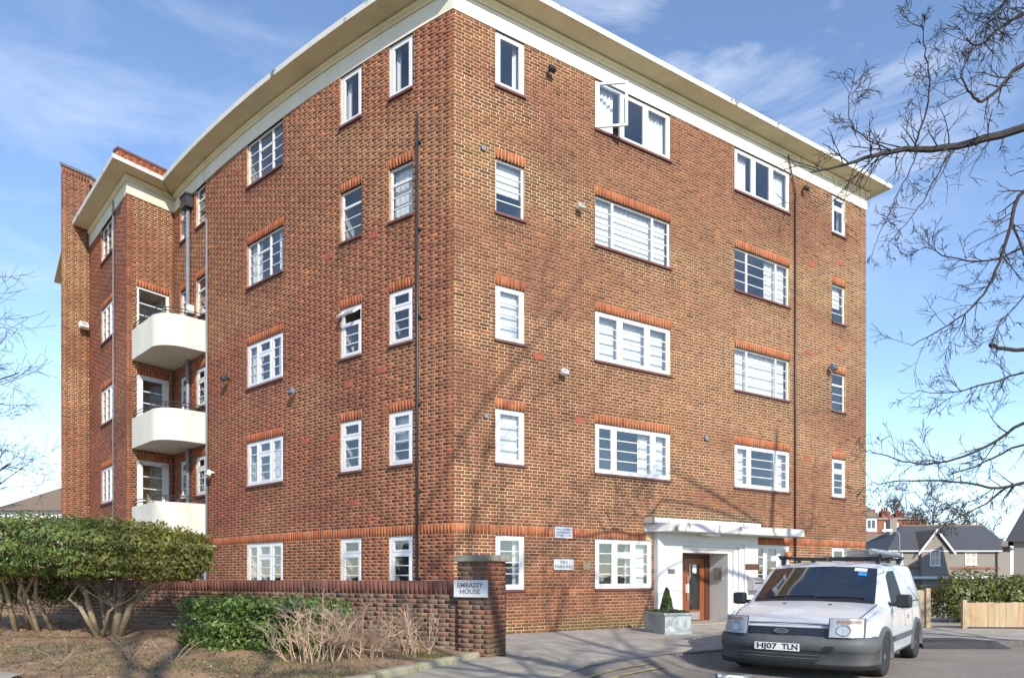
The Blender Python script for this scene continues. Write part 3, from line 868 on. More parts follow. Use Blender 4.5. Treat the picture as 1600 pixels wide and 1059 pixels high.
# tower top and the far wing's eaves beyond it
tz = 207 * CO
hdr = soldiers(W_TOW, 0, W_TOW.L, tz, tz + 0.215)
V, F = brick_boxes(W_TOW, hdr[:, 0], hdr[:, 1], hdr[:, 2], hdr[:, 3], np.full(len(hdr), 0.1), np.full(len(hdr), 0.01))
off(link('tower_soldier_course', mesh_np('tower_soldier_course', V, F, M['brick'], np.repeat(brick_tones(hdr[:, 0], hdr[:, 2], 'wall', 9), 8, 0)), block))
tw = MB()
tpoly = [tuple(P_R), tuple(P_Q), (-15.2, 26.4), (-16.4, 26.2)]
tw.prism(tpoly, tz, tz + 0.23); off(tw.build('tower_core', M['mortar'], block))
tq = [np.array(p) for p in tpoly]; cen = sum(tq) / 4
off(MB().prism([tuple(cen + (p - cen) * 1.09) for p in tq], tz + 0.231, tz + 0.32).build('tower_coping', M['roof_felt'], block))
fw_ = [(-16.75, 25.6), (-19.6, 29.3), (-18.9, 29.9), (-16.0, 26.3)]
off(MB().prism(fw_, ZT + 0.60, ZT + 0.72).build('far_eaves', M['soffit'], block))
off(MB().prism([(-16.45, 26.25), (-19.1, 29.65), (-18.0, 30.6), (-15.6, 27.2)], 0, ZT + 0.599).build('far_wing_wall', mat('far_brick', (0.24, 0.09, 0.05), 0.9, var=0.3, scale=9, stretch=(1, 1, 4)), block))

# ------------------------------------------------------------------ balconies in the corner of the bay
def balcony_plan(inset=0.0):
    a = P_B + np.array([0.14, 0.03]); e = WL.frame(10.15)[0]
    t = WL.frame(11.2)[1]; n = WL.frame(11.2)[2]
    corner = a + t * float(np.dot(e - a, t))
    r = 0.72
    pts = [a, corner - t * r]
    for k in range(1, 15):
        th = math.pi / 2 * k / 14
        c = corner - t * r - n * r
        pts.append(c + n * r * math.cos(th) + t * r * math.sin(th))
    pts.append(e)
    return pts, t, n
plan, bt_, bn_ = balcony_plan()
def poff(pts, d):
    out = []
    for i, p in enumerate(pts):
        a = pts[max(i - 1, 0)]; b = pts[min(i + 1, len(pts) - 1)]
        t = (b - a) / np.linalg.norm(b - a)
        out.append(p + np.array([-t[1], t[0]]) * d)
    return out
for row, zt in ((1, 3.45), (2, 6.21), (3, 8.98)):
    z0 = zt - 0.94
    o_, i_ = plan, poff(plan, 0.12)
    mb = MB()
    rows_ = []
    for pts, z in ((o_, z0), (o_, zt - 0.02), (poff(plan, 0.02), zt), (poff(plan, 0.10), zt), (i_, zt - 0.02), (i_, z0 + 0.12)):
        rows_.append([(p[0], p[1], z) for p in pts])
    mb.grid(rows_)
    inn = [(p[0], p[1], z0 + 0.12) for p in i_] + [(P_I[0], P_I[1], z0 + 0.12)]
    mb.add(inn, [tuple(range(len(inn)))])
    und = [(p[0], p[1], z0) for p in o_] + [(P_I[0], P_I[1], z0)]
    mb.add(und, [tuple(range(len(und)))[::-1]])
    bal = off(mb.build('balcony', M['balcony'], block, smooth=True)); bal.data.set_sharp_from_angle(angle=R(35))
    rl = MB(); mid = poff(plan, 0.06)
    for h in (0.10, 0.19): rl.tube([(p[0], p[1], zt + h) for p in mid], 0.014, 6)
    rl.build('railing', M['rail'], bal)
    for k in (0, 1, 8, 16):
        p = mid[min(k, len(mid) - 1)]
        MB().tube([(p[0], p[1], zt - 0.02), (p[0], p[1], zt + 0.19)], 0.014, 6).build('rail_post', M['rail'], bal)
    # glazed door out to the balcony
    w, a, b = W_RET, 0.30, 1.32
    p, u, n = w.frame((a + b) / 2)
    W, z0d, H = b - a, FLOOR[row], HEAD[row] - FLOOR[row]
    d = MB(); y0, y1 = 0.03, 0.09
    st = 0.20 if row < 3 else 0.075
    d.box(-W/2, W/2, y0, y1, H - (0.14 if row < 3 else 0.06), H); d.box(-W/2, W/2, y0, y1, 0, 0.32)
    d.box(-W/2, -W/2 + st, y0, y1, 0.32, H - 0.06); d.box(W/2 - st, W/2, y0, y1, 0.32, H - 0.06)
    dz = [0.32 + (H - 0.46) * k / 5 for k in range(6)]
    for z in dz[1:-1]: d.box(-W/2 + st, W/2 - st, y0 + 0.01, y1 - 0.01, z, z + 0.03)
    dr = d.build('balcony_door', M['pvc'], block, loc=(float(p[0]) - BASE.x, float(p[1]) - BASE.y, z0d))
    dr.rotation_euler = (0, 0, math.atan2(u[1], u[0]))
    for za, zb in zip(dz, dz[1:]):
        link('pane', pane_mesh(W - 2 * st, zb - za - 0.03), dr, (0, 0.05, za + 0.03))
    rm = MB(); rm.add([(-W/2, 0.1, 0), (W/2, 0.1, 0), (W/2, 1.0, 0), (-W/2, 1.0, 0), (-W/2, 0.1, H), (W/2, 0.1, H), (W/2, 1.0, H), (-W/2, 1.0, H)],
                      [(0, 1, 2, 3), (7, 6, 5, 4), (3, 2, 6, 7), (0, 3, 7, 4), (2, 1, 5, 6)])
    rm.build('room', M['room_warm' if row == 1 else 'room'], dr)
    MB().box(W/2 - st * 0.6, W/2 - st * 0.5, -0.01, y0, 0.95, 1.07).build('handle', M['steel_grey'], dr)

# ------------------------------------------------------------------ pipes, hopper, wall fittings that belong to the block
def wtube(w, name, pts, r, m, n=8):
    return off(MB().tube([P3(w, s, d, z) for s, d, z in pts], r, n).build(name, m, block, True))
wtube(WL, 'downpipe', [(0.94, 0.06, 11.35), (0.94, 0.06, 0.0)], 0.026, M['pipe'])
for z in (1.2, 3.1, 5.0, 6.9, 8.8, 10.7): off(wbox(WL, 0.88, 1.0, 0.0, 0.075, z, z + 0.05).build('pipe_bracket', M['pipe'], block))
wtube(WR, 'downpipe', [(11.38, 0.04, 12.6), (11.38, 0.04, 0.0)], 0.024, M['pipe'])
wtube(WR, 'downpipe', [(11.0, 0.06, ZT + 0.55), (11.1, 0.06, ZT + 0.2), (11.38, 0.05, 12.75), (11.38, 0.04, 12.5)], 0.02, M['pipe'])
wtube(WL, 'downpipe', [(10.05, 0.05, 12.0), (10.05, 0.05, 0.0)], 0.034, M['pipe_grey'])
wtube(WL, 'soil_pipe', [(11.35, 0.10, 12.75), (11.35, 0.10, 0.0)], 0.058, M['pipe_grey'])
hp = wbox(WL, 11.15, 11.6, 0.012, 0.24, 12.78, 13.12); wbox(WL, 11.12, 11.63, 0.01, 0.26, 13.12, 13.18, hp)
off(hp.build('hopper_head', M['pipe'], block))
wtube(W_BAY, 'downpipe', [(LB - 1.42, 0.05, ZT + 0.3), (LB - 1.42, 0.05, 0.0)], 0.02, M['pipe_grey'])
wtube(WL, 'gutter_cable', [(12.3, 0.5, ZT + 0.59), (12.4, 0.3, ZT + 0.40), (12.6, 0.03, ZT + 0.30)], 0.012, M['pipe'])
def air_brick(w, s, z):
    mb = wbox(w, s - 0.13, s + 0.13, 0.0, 0.008, z, z + 0.137)
    for k in range(4): wbox(w, s - 0.11, s + 0.11, 0.008, 0.013, z + 0.012 + k * 0.032, z + 0.028 + k * 0.032, mb)
    off(mb.build('air_brick', M['terracotta'], block))
for s, z in ((3.05, 2.95), (3.2, 5.75), (2.1, 5.9), (3.75, 4.55), (2.35, 9.05), (8.15, 12.65), (4.9, 4.6), (3.95, 9.0), (8.3, 4.9)): air_brick(WL, s, z)
for s, z in ((3.35, 4.9), (2.2, 6.2), (12.0, 4.75), (12.1, 8.0), (12.2, 10.7), (13.6, 5.2), (13.6, 8.4), (13.7, 11.1), (12.3, 2.0)): air_brick(WR, s, z)
def vent(w, s, z, r=0.055):
    c = P3(w, s, 0.02, z); p, u, n = w.frame(s)
    o = MB().lathe([(r, -0.03), (r, 0.03), (r * 0.72, 0.032), (r * 0.70, 0.0)], 14, 'y').build('flue_outlet', M['pipe_grey'], block, loc=Vector(c) - BASE)
    o.rotation_euler = (0, 0, math.atan2(u[1], u[0])); return o
vent(WR, 0.72, 10.52); vent(WR, 0.78, 4.75); vent(WR, 7.6, 5.0, 0.07)
off(wbox(WL, 11.05, 11.22, 0.02, 0.2, 9.45, 9.68).build('flue_cowl', M['white_plastic'], block))

# ------------------------------------------------------------------ entrance porch
pr = MB()
wbox(WR, 5.72, 6.58, -0.10, 0.15, 0, 2.39, pr)
wbox(WR, 6.58, 9.55, -0.10, 0.15, 2.16, 2.39, pr)
wbox(WR, 9.00, 9.55, -0.10, 0.15, 0, 2.16, pr)
for k in range(3):
    wbox(WR, 8.46 + 0.18 * k, 8.46 + 0.18 * (k + 1), -0.10, 0.02 + 0.045 * k, 0, 1.90 + 0.087 * k, pr)
    wbox(WR, 6.58, 8.46 + 0.18 * (k + 1) , -0.10, 0.02 + 0.045 * k + 0.001, 1.90 + 0.087 * k, 1.90 + 0.087 * (k + 1), pr)
wbox(WR, 6.50, 6.58, -0.65, -0.10, 0, 1.90, pr)
wbox(WR, 8.46, 8.56, -0.65, -0.10, 0, 1.90, pr)
wbox(WR, 6.50, 8.56, -0.70, -0.10, 1.90, 1.98, pr)
porch = off(pr.build('porch_surround', M['porch'], block))
cp = MB(); cp.add([P3(WR, s, d, z) for z in (2.392, 2.60) for s, d in ((5.40, 0.0), (10.85, 0.0), (10.85, 0.72), (5.85, 0.72))], [(3, 2, 1, 0), (4, 5, 6, 7), (0, 1, 5, 4), (1, 2, 6, 5), (2, 3, 7, 6), (3, 0, 4, 7)])
off(cp.build('canopy', M['canopy'], block, bevel=0.012))
off(wbox(WR, 5.38, 9.45, 0.004, 0.34, 2.604, 2.74).build('canopy_upstand', M['canopy'], block, bevel=0.01))
off(wbox(WR, 7.1, 7.6, 0.3, 0.5, 2.335, 2.391).build('porch_light', M['white_plastic'], block))
off(wbox(WR, 6.58, 8.46, -0.64, 0.3, 0.004, 0.03).build('doorstep', M['slab'], block))
# the double door at the back of the recess
p, u, n = WR.frame(7.52)
q = p - n * 0.66
dfr = MB(); dfr.box(-0.94, 0.94, -0.03, 0.06, 1.78, 1.88); dfr.box(-0.94, -0.84, -0.03, 0.06, 0.03, 1.78); dfr.box(0.74, 0.94, -0.03, 0.06, 0.03, 1.78)
door = dfr.build('entrance_door', M['door_frame'], block, loc=(q[0] - BASE.x, q[1] - BASE.y, 0.0)); door.rotation_euler = (0, 0, math.atan2(u[1], u[0]))
for x0, x1 in ((-0.83, -0.06), (-0.05, 0.73)):
    lf = MB(); y0, y1 = -0.02, 0.03
    lf.box(x0, x0 + 0.20, y0, y1, 0.04, 1.77); lf.box(x1 - 0.18, x1, y0, y1, 0.04, 1.77)
    lf.box(x0 + 0.20, x1 - 0.18, y0, y1, 1.62, 1.77); lf.box(x0 + 0.20, x1 - 0.18, y0, y1, 0.04, 0.34)
    lf.build('door_leaf', M['door_wood'], door)
    link('pane', pane_mesh(x1 - x0 - 0.38, 1.28), door, ((x0 + x1) / 2 + 0.01, 0.0, 0.34))
    for k in range(2):
        xs = x0 + 0.26 + 0.12 * k
        MB().tube([(xs + 0.05 * math.sin(t_ * 1.3 + k) + 0.1 * t_ / 10, 0.02, 1.5 - 1.1 * t_ / 10) for t_ in range(11)], 0.010, 6).build('wrought_iron_scroll', M['rail'], door)
MB().tube([(0.02, -0.03, 0.60), (0.02, -0.08, 0.63), (0.02, -0.08, 1.27), (0.02, -0.03, 1.30)], 0.013, 8).build('pull_handle', M['steel_grey'], door)
MB().box(0.27, 0.42, -0.012, -0.010, 1.36, 1.60).build('paper_notice', M['paper'], door)
MB().box(0.0, 0.12, -0.026, -0.022, 0.82, 1.06).build('paper_notice', M['paper'], door)
MB().box(0.16, 0.55, -0.024, -0.021, 0.06, 0.28).build('kick_plate', M['steel_grey'], door)
rb = MB(); rb.add([(-1, 0.1, 0), (1, 0.1, 0), (1, 1.3, 0), (-1, 1.3, 0), (-1, 0.1, 1.9), (1, 0.1, 1.9), (1, 1.3, 1.9), (-1, 1.3, 1.9)], [(0, 1, 2, 3), (7, 6, 5, 4), (3, 2, 6, 7), (0, 3, 7, 4), (2, 1, 5, 6)])
rb.build('hallway', M['room'], door)

# ------------------------------------------------------------------ things fixed to the walls
def on_wall(w, name, s, d, z, label, cat, group=None):
    p, u, n = w.frame(s); q = p + n * d
    return empty(name, (float(q[0]), float(q[1]), z), math.atan2(u[1], u[0]), label, cat, group)
def sign(name, e, W, H, T, text, size, ink, board=None, spacing=1.0, sx=1.0):
    MB().box(-W/2, W/2, -T, 0, 0, H).build('board', board or M['sign_white'], e, bevel=0.006)
    lines = text.split('\n') if text else []
    for i, t in enumerate(lines):
        zc = H / 2 - (i - (len(lines) - 1) / 2) * size * spacing
        o = link('lettering', text_mesh(t, size, ink, 0.0008, bold=size * 0.02), e, (0, -T - 0.001, zc), (R(90), 0, 0))
        o.scale = (sx, 1, 1)
    return e
sign('s', on_wall(WR, 'no_parking_sign', 2.87, 0.004, 1.42, 'white NO PARKING sign on the brick wall beside the ground floor windows', 'sign'), 0.56, 0.25, 0.03, 'NO\nPARKING', 0.105, M['sign_ink'], spacing=1.0, sx=1.2)
sign('s', on_wall(WR, 'private_property_sign', 2.87, 0.006, 2.16, 'white and blue PRIVATE PROPERTY notice on the red soldier band', 'sign'), 0.50, 0.26, 0.012, 'PRIVATE PROPERTY\nNO TRESPASSING\nNO PUBLIC ACCESS', 0.060, M['sign_blue'], spacing=1.15, sx=0.86)
sign('s', on_wall(WR, 'wall_plaque', 3.55, 0.004, 1.42, 'small square dull brass plaque on the brickwork next to the NO PARKING sign', 'plaque'), 0.22, 0.19, 0.02, '', 0.01, M['sign_ink'], M['plaque'])
sign('s', on_wall(WR, 'name_plate', 6.18, 0.155, 1.34, 'small dark name plate on the white porch wall left of the entrance door', 'plaque'), 0.24, 0.12, 0.012, '', 0.06, M['sign_white'], M['sign_ink'])
e = on_wall(WR, 'wooden_plate', 9.28, 0.155, 1.46, 'plain brown wooden plate on the white porch pier above the letter box', 'plaque')
MB().box(-0.27, 0.30, -0.02, 0, 0, 0.16).build('board', M['door_frame'], e)
e = on_wall(WR, 'letter_box', 9.36, 0.155, 0.88, 'grey metal letter box with red mark on the white porch pier', 'letter box')
MB().add([(-.26,-.22,0),(.26,-.22,0),(.26,0,0),(-.26,0,0),(-.26,-.22,.26),(.26,-.22,.26),(.26,0,.38),(-.26,0,.38)], [(0,3,2,1),(4,5,6,7),(0,1,5,4),(1,2,6,5),(2,3,7,6),(3,0,4,7)]).build('box', M['steel_grey'], e, bevel=0.01)
MB().box(-0.22, 0.22, -0.226, -0.221, 0.19, 0.23).build('slot', M['black'], e)
MB().lathe([(0.055, -0.226), (0.055, -0.221)], 14, 'y', (0.08, 0, 0.10)).build('red_mark', M['red'], e)
ic = P3(WR, 8.455, -0.30, 1.16)
e = empty('entry_phone', ic, math.atan2(u[1], u[0]), 'flat grey metal entry phone panel inside the white porch recess', 'entry phone')
MB().box(-0.03, 0, -0.14, 0.14, 0, 0.36).build('panel', M['steel_grey'], e, bevel=0.005)
for k in range(5): MB().box(-0.036, -0.031, -0.09, -0.06, 0.06 + k * 0.05, 0.09 + k * 0.05).build('button', M['black'], e)
def flood(w, s, z, label, m='white_plastic', sc=1.0):
    e = on_wall(w, 'security_light', s, 0.0, z, label, 'light')
    a = MB(); a.tube([(0, 0, 0), (0, -0.05 * sc, 0), (0, -0.11 * sc, -0.01)], 0.022 * sc, 8); a.build('arm', M[m], e)
    b = MB(); b.m = Matrix.Translation((0, -0.15 * sc, -0.02 * sc)) @ Matrix.Rotation(R(-25), 4, 'X')
    b.box(-0.085 * sc, 0.085 * sc, -0.05 * sc, 0.05 * sc, -0.065 * sc, 0.065 * sc); b.build('lamp_head', M[m], e, bevel=0.012)
    c = MB(); c.m = b.m; c.box(-0.065 * sc, 0.065 * sc, -0.056 * sc, -0.051 * sc, -0.045 * sc, 0.045 * sc); c.build('lens', M['lamp_glass'], e)
flood(WR, 2.80, 6.00, 'small white wall light between the second floor windows above NO PARKING sign')
flood(WR, 2.45, 12.85, 'small dark wall lamp beneath the eaves right of the corner window', 'pipe')
flood(WR, 3.28, 9.95, 'beige wall box left of the net curtained window', 'render')
flood(WR, 11.75, 12.9, 'dark wall lamp just below the eaves beside the thin downpipe', 'pipe')
flood(WR, 13.05, 7.75, 'grey swivel lamp above the narrow end window', 'pipe_grey', 1.3)
flood(WL, 5.25, 5.98, 'grey wall lamp on the street front beside the three light window', 'pipe_grey')
flood(WL, 8.65, 6.95, 'black bracket lamp on the street front near the balconies', 'pipe', 1.2)
flood(WL, 9.65, 4.35, 'white dome light on the street front next to lower balcony', 'white_plastic', 1.2)
flood(W_TOW, 0.60, 10.3, 'white lamp high on the brick stair tower', 'white_plastic', 1.6)
flood(WL, 9.55, 2.16, 'white lamp on the soldier band just above the clipped shrubs', 'white_plastic', 1.4)
# ------------------------------------------------------------------ ground, road, pavement
def struct(o): return tag(o, kind='structure')
ROAD = -0.11
struct(MB().add([(-600, -300, -0.17), (600, -300, -0.17), (600, 900, -0.17), (-600, 900, -0.17)], [(0, 1, 2, 3)]).build('ground', M['ground']))
struct(MB().add([(-30, -40, ROAD), (60, -40, ROAD), (60, 15.2, ROAD), (-30, 15.2, ROAD)], [(0, 1, 2, 3)]).build('road', M['road']))
KERB = [(-5.2, -1.0), (-2.4, 3.6), (0.50, 8.50), (1.10, 9.55), (1.9, 10.45), (2.75, 11.2), (3.75, 11.85), (5.6, 12.65), (7.9, 13.45), (9.2, 13.45), (11.5, 13.1), (15.0, 12.4), (22.0, 10.6)]
pave = MB().prism(KERB + [(60, 10.6), (60, 70), (-40, 70), (-40, -1.0)], -0.16, 0.0)
pavement = struct(pave.build('pavement', M['tarmac']))
struct(MB().prism([(7.9, 7.6), (7.2, 4.0), (6.6, -3.0), (6.6, -40), (60, -40), (60, 7.2), (20, 8.4), (9.5, 8.4)], -0.16, 0.0).build('near_pavement', M['tarmac']))
# kerb stones
def along(pts, step):
    out = []; acc = 0
    P = [np.array(p, float) for p in pts]
    for a, b in zip(P, P[1:]):
        L = np.linalg.norm(b - a); t = (b - a) / L; k = max(1, round(L / step))
        for i in range(k): out.append((a + t * L * (i + 0.5) / k, math.atan2(t[1], t[0]), L / k))
    return out
kst = {}
for c, ang, ln in along(KERB[1:-1], 0.9):
    key = round(ln, 2)
    if key not in kst:
        mb = MB().box(-key / 2 + 0.006, key / 2 - 0.006, -0.02, 0.11, -0.155, 0.012); kst[key] = mb.mesh('kerb_stone', M['kerb'])
    link('kerb_stone', kst[key], pavement, (c[0], c[1], random.uniform(-0.004, 0.002)), (0, 0, ang))
# fresh tarmac ramp across the kerb on the far side
struct(MB().add([(8.25, 14.2, 0.005), (9.25, 14.2, 0.005), (9.40, 13.35, 0.016), (8.0, 13.40, 0.016)], [(3, 2, 1, 0)]).build('tarmac_patch', M['tarmac_dark']))
struct(MB().add([(8.0, 13.40, 0.016), (9.40, 13.35, 0.016), (9.5, 13.0, ROAD + 0.004), (7.85, 13.05, ROAD + 0.004)], [(3, 2, 1, 0)]).build('tarmac_ramp', M['tarmac_dark']))
# dropped kerb round the corner: the road rises to the footway
kp = [np.array(p, float) for p in KERB[1:7]]
rmp = MB(); rmp.grid([[(*p, 0.014) for p in kp], [(*q, ROAD + 0.003) for q in [a + (b - a) * f for a, b, f in zip(kp, poff(kp, -0.75), (1, 1, 1, 1, .75, .12))]]])
struct(rmp.build('dropped_kerb', M['road']))
# faded double yellow lines turning the corner
def strip(name, pts, w, z, m):
    mb = MB(); rows = [[], []]
    P = [np.array(p, float) for p in pts]
    for i, p in enumerate(P):
        t = P[min(i + 1, len(P) - 1)] - P[max(i - 1, 0)]; t /= np.linalg.norm(t); n = np.array([-t[1], t[0]])
        rows[0].append((*(p - n * w / 2), z)); rows[1].append((*(p + n * w / 2), z))
    return mb.grid(rows).build(name, m)
for d in (0.28, 0.50):
    pp_ = poff([np.array(p, float) for p in KERB[1:7]], -d)
    tag(strip('yellow_line', pp_[:4], 0.075, 0.014 + (ROAD - 0.011) * d / 0.75 + 0.012, M['yellow']), kind='structure')
# stone flags between the garden edging and the kerb
struct(MB().add([(-4.0, 3.4, 0.003), (-2.3, 3.9, 0.003), (0.40, 8.50, 0.003), (1.0, 9.6, 0.003), (0.2, 10.4, 0.003), (-0.35, 10.6, 0.003), (-1.5, 8.35, 0.003)], [tuple(range(7))]).build('slab_bedding', M['joint']))
fl = []
ea = np.array([-3.6, -7.53]); ea /= np.linalg.norm(ea); ec = np.array([-ea[1], ea[0]])
lw, lh, g = 0.90, 0.60, 0.010
flag_me = MB().box(-lw/2 + g, lw/2 - g, -lh/2 + g, lh/2 - g, -0.02, 0.022).mesh('paving_slab', M['slab'])
for j in range(6):
    for i in range(-3, 10):
        c = np.array([-0.50, 10.83]) + ea * (i + .5 + .5 * (j % 2)) * lw + ec * (.12 + (j + .5) * lh)
        kx = np.interp(c[1], [3.6, 8.5, 9.55, 10.45, 11.2], [-2.4, 0.5, 1.1, 1.9, 2.75])
        if c[0] < kx - .26 and c[1] < 10.75 - .42 * c[0]:
            link('paving_slab', flag_me, pavement, (c[0], c[1], random.uniform(-0.005, 0.004)), (random.uniform(-.004, .004), random.uniform(-.004, .004), math.atan2(ea[1], ea[0])))

# ------------------------------------------------------------------ garden bed
WDIR = np.array([0.883, -0.469])                               # along the garden wall, left to right
GP = np.array([-0.345, 10.55])                                  # front right foot of the gate pillar
GW_R = GP - WDIR * 0.58 - np.array([WDIR[1], -WDIR[0]]) * 0.10
GWL = 19.0
GW_L = GW_R - WDIR * GWL
WG = Line(GW_L, WDIR, GWL)
def soil_h(x, y):
    a = np.clip((GW_R - np.array([x, y])) @ WDIR / 5.5, 0, 1)
    d = np.clip(((np.array([x, y]) - GW_R) @ np.array([WDIR[1], -WDIR[0]])) / 4.5, 0, 1)
    return 0.05 + (0.03 + 0.30 * a ** 0.8) * (1 - d) ** 1.2
E0, E1 = np.array([-0.50, 10.83]), np.array([-4.1, 3.3])
sb = MB(); rows = []
nn_ = 46
for i in range(nn_ + 1):
    t = i / nn_
    a = GW_R + (GW_L - GW_R) * t; b = E0 + (E1 - E0) * 1.0
    r_ = []
    far = E1 + (np.array([-21.0, 5.0]) - E1) * t
    near0 = a
    for j in range(41):
        q = a + (far - a) * (j / 40)
        if i == 0: q = E0 + (E1 - E0) * (j / 40)
        h = soil_h(q[0], q[1]) + 0.022 * math.sin(q[0] * 3.1 + q[1] * 1.7) * math.sin(q[1] * 2.3) + random.uniform(-0.008, 0.008)
        r_.append((q[0], q[1], h))
    rows.append(r_)
sb.grid(rows)
struct(sb.build('garden_bed', M['soil'], smooth=True))
struct(MB().add([(-9.5, 7.0, 0.10), (-5.2, 6.2, 0.10), (-5.9, 8.25, 0.105), (-9.0, 9.05, 0.16)], [(0, 1, 2, 3)]).build('garden_path', M['slab']))
edge = empty('stone_edging', (E0[0], E0[1], 0), 0, 'low mossy stone edging along the garden bed beside the paving', 'edging')
for c, ang_, ln in along([E0, E1], 0.95):
    mb = MB(); L2 = ln / 2 - 0.008
    mb.add([(-L2, -0.085, -0.05), (L2, -0.085, -0.05), (L2, 0.085, -0.05), (-L2, 0.085, -0.05), (-L2, -0.075, 0.10), (L2, -0.075, 0.10), (L2, 0.075, 0.10), (-L2, 0.075, 0.10)],
           [(0,3,2,1),(4,5,6,7),(0,1,5,4),(1,2,6,5),(2,3,7,6),(3,0,4,7)])
    o = mb.build('edging_stone', M['edging'], edge, loc=(c[0] - E0[0], c[1] - E0[1], random.uniform(-0.01, 0.01)), bevel=0.02)
    o.rotation_euler = (0, random.uniform(-.01, .01), ang_)

# garden wall: bricks, soldier coping
gwall = empty('garden_wall', (GW_R[0], GW_R[1], 0), 0, 'low weathered brick garden wall with upright brick coping, ending at the pillar', 'wall')
WB = Vector((GW_R[0], GW_R[1], 0))
def brick_objs(parent, base, w, B, style, seed, limit, extra_name='brickwork', depth=0.11):
    t = brick_tones((B[:, 0] + B[:, 1]) / 2, (B[:, 2] + B[:, 3]) / 2, style, seed)
    pr_ = RNG.uniform(-0.001, 0.004, len(B))
    p = w.frame((B[:, 0] + B[:, 1]) / 2)[0]
    d = np.hypot(p[:, 0], p[:, 1])
    order = np.argsort(d)
    for k, i in enumerate(order[:limit]):
        V, F = brick_boxes(w, B[i:i+1, 0], B[i:i+1, 1], B[i:i+1, 2], B[i:i+1, 3], np.array([depth]), pr_[i:i+1])
        c = V.mean(0)
        link('coping_brick' if style == 'coping' else 'brick', mesh_np('brick', V - c, F, M['brick'], np.repeat(t[i:i+1], 8, 0)), parent, Vector(c) - base)
    rest = order[limit:]
    if len(rest):
        V, F = brick_boxes(w, B[rest, 0], B[rest, 1], B[rest, 2], B[rest, 3], np.full(len(rest), depth), pr_[rest])
        tag(link(extra_name, mesh_np(extra_name, V, F, M['brick'], np.repeat(t[rest], 8, 0)), parent, -base), kind='stuff')
B = lay_bricks(WG, -0.0, 13, [], L=GWL, j=0.013, vj=0.0115)
brick_objs(gwall, WB, WG, B, 'garden', 31, 295)
zc = 13 * CO
cop = soldiers(WG, 0, GWL, zc, zc + 0.222, 0.094, 0.012)
brick_objs(gwall, WB, WG, cop, 'coping', 32, 150, 'coping', 0.26)
g = wbox(WG, 0, GWL, -0.22, -0.004, 0, zc + 0.215); g.build('core', M['mortar_garden'], gwall, loc=-WB)

# gate pillar
PW, PD, PH = 0.58, 0.52, 20 * CO
pil = empty('gate_pillar', (GP[0] - WDIR[0] * PW / 2, GP[1] - WDIR[1] * PW / 2, 0), math.atan2(WDIR[1], WDIR[0]), 'square brown brick gate pillar with stone cap carrying the house name sign', 'pillar')
class Loc(Line): pass
sides = [Line((-PW/2, 0), (1, 0), PW), Line((PW/2, 0), (0, 1), PD), Line((PW/2, PD), (-1, 0), PW), Line((-PW/2, PD), (0, -1), PD)]
for k, w in enumerate(sides):
    B = lay_bricks(w, 0.0, 20, [], L=w.L, j=0.013, vj=0.0115)
    brick_objs(pil, Vector((0, 0, 0)), w, B, 'coping' if False else 'garden' if k != 1 else 'wall', 60 + k, 90)
MB().box(-PW/2 + .004, PW/2 - .004, .004, PD - .004, 0, PH).build('core', M['mortar_garden'], pil)
MB().box(-PW/2 - .05, PW/2 + .05, -.05, PD + .05, PH, PH + 0.10).build('cap', M['cap_stone'], pil, bevel=0.015)
e = empty('house_name_sign', (0, 0, 0), 0, 'white EMBASSY HOUSE name sign fixed low on the brick gate pillar', 'sign')
sc_ = GP - WDIR * (PW / 2 + 0.03)
nrm = np.array([WDIR[1], -WDIR[0]])
e.location = (sc_[0] + nrm[0] * 0.006, sc_[1] + nrm[1] * 0.006, 0.945); e.rotation_euler = (0, 0, math.atan2(WDIR[1], WDIR[0]))
sign('s', e, 0.60, 0.27, 0.055, 'EMBASSY\nHOUSE', 0.104, M['sign_ink'], spacing=0.95, sx=1.12)

# ------------------------------------------------------------------ planting
def leaf_mesh(name, C, size, pal, up=0.3, seed=1, norm=None):
    """C: centres (n,3); one small folded leaf at each"""
    r = np.random.default_rng(seed)
    n = len(C)
    d = r.normal(size=(n, 3)); d[:, 2] = d[:, 2] * 0.6 + up
    if norm is not None: d = d * 0.7 + norm
    d /= np.linalg.norm(d, axis=1)[:, None]
    t = np.cross(d, r.normal(size=(n, 3))); t /= np.linalg.norm(t, axis=1)[:, None]
    b = np.cross(d, t)
    s = (size * r.uniform(0.5, 1.5, n))[:, None]
    V = np.stack([C - t * s, C + b * s * 0.45 + d * s * .12, C + t * s, C - b * s * 0.45 + d * s * .12], 1).reshape(-1, 3)
    F = (np.arange(n) * 4)[:, None] + np.arange(4)[None]
    pal = np.array(pal)
    c = pal[r.integers(0, len(pal), n)] * r.uniform(0.7, 1.3, (n, 1))
    return mesh_np(name, V, F, M['leaf'], np.repeat(c, 4, 0))

def blob_points(blobs, n, shell=0.55, seed=1, boxy=1.0):
    r = np.random.default_rng(seed)
    vol = np.array([b[3] * b[4] * b[5] for b in blobs]) ** 0.7; vol = vol / vol.sum()
    P_, N_ = [], []
    for (x, y, z, a, b, c), f in zip(blobs, vol):
        m = int(n * f)
        d = r.normal(size=(m, 3)); d /= np.linalg.norm(d, axis=1)[:, None]
        if boxy < 1: d = np.sign(d) * np.abs(d) ** boxy
        rad = 1 - (1 - shell) * r.random(m) ** 1.6
        lump = 1 + 0.16 * np.sin(d[:, 0] * 7 + x * 3) * np.sin(d[:, 1] * 6 + y) + 0.12 * np.sin(d[:, 2] * 9 + x)
        q = d * (rad * lump)[:, None] * np.array([a, b, c]) + np.array([x, y, z])
        P_.append(q); N_.append(d)
    return np.vstack(P_), np.vstack(N_)

def at(x, y, Y):
    """a point seen at photo position (x, y) and standing Y metres away"""
    return np.array([(x - 800) / 1070 * Y, Y, EYE + (900 - y) / 1070 * Y])

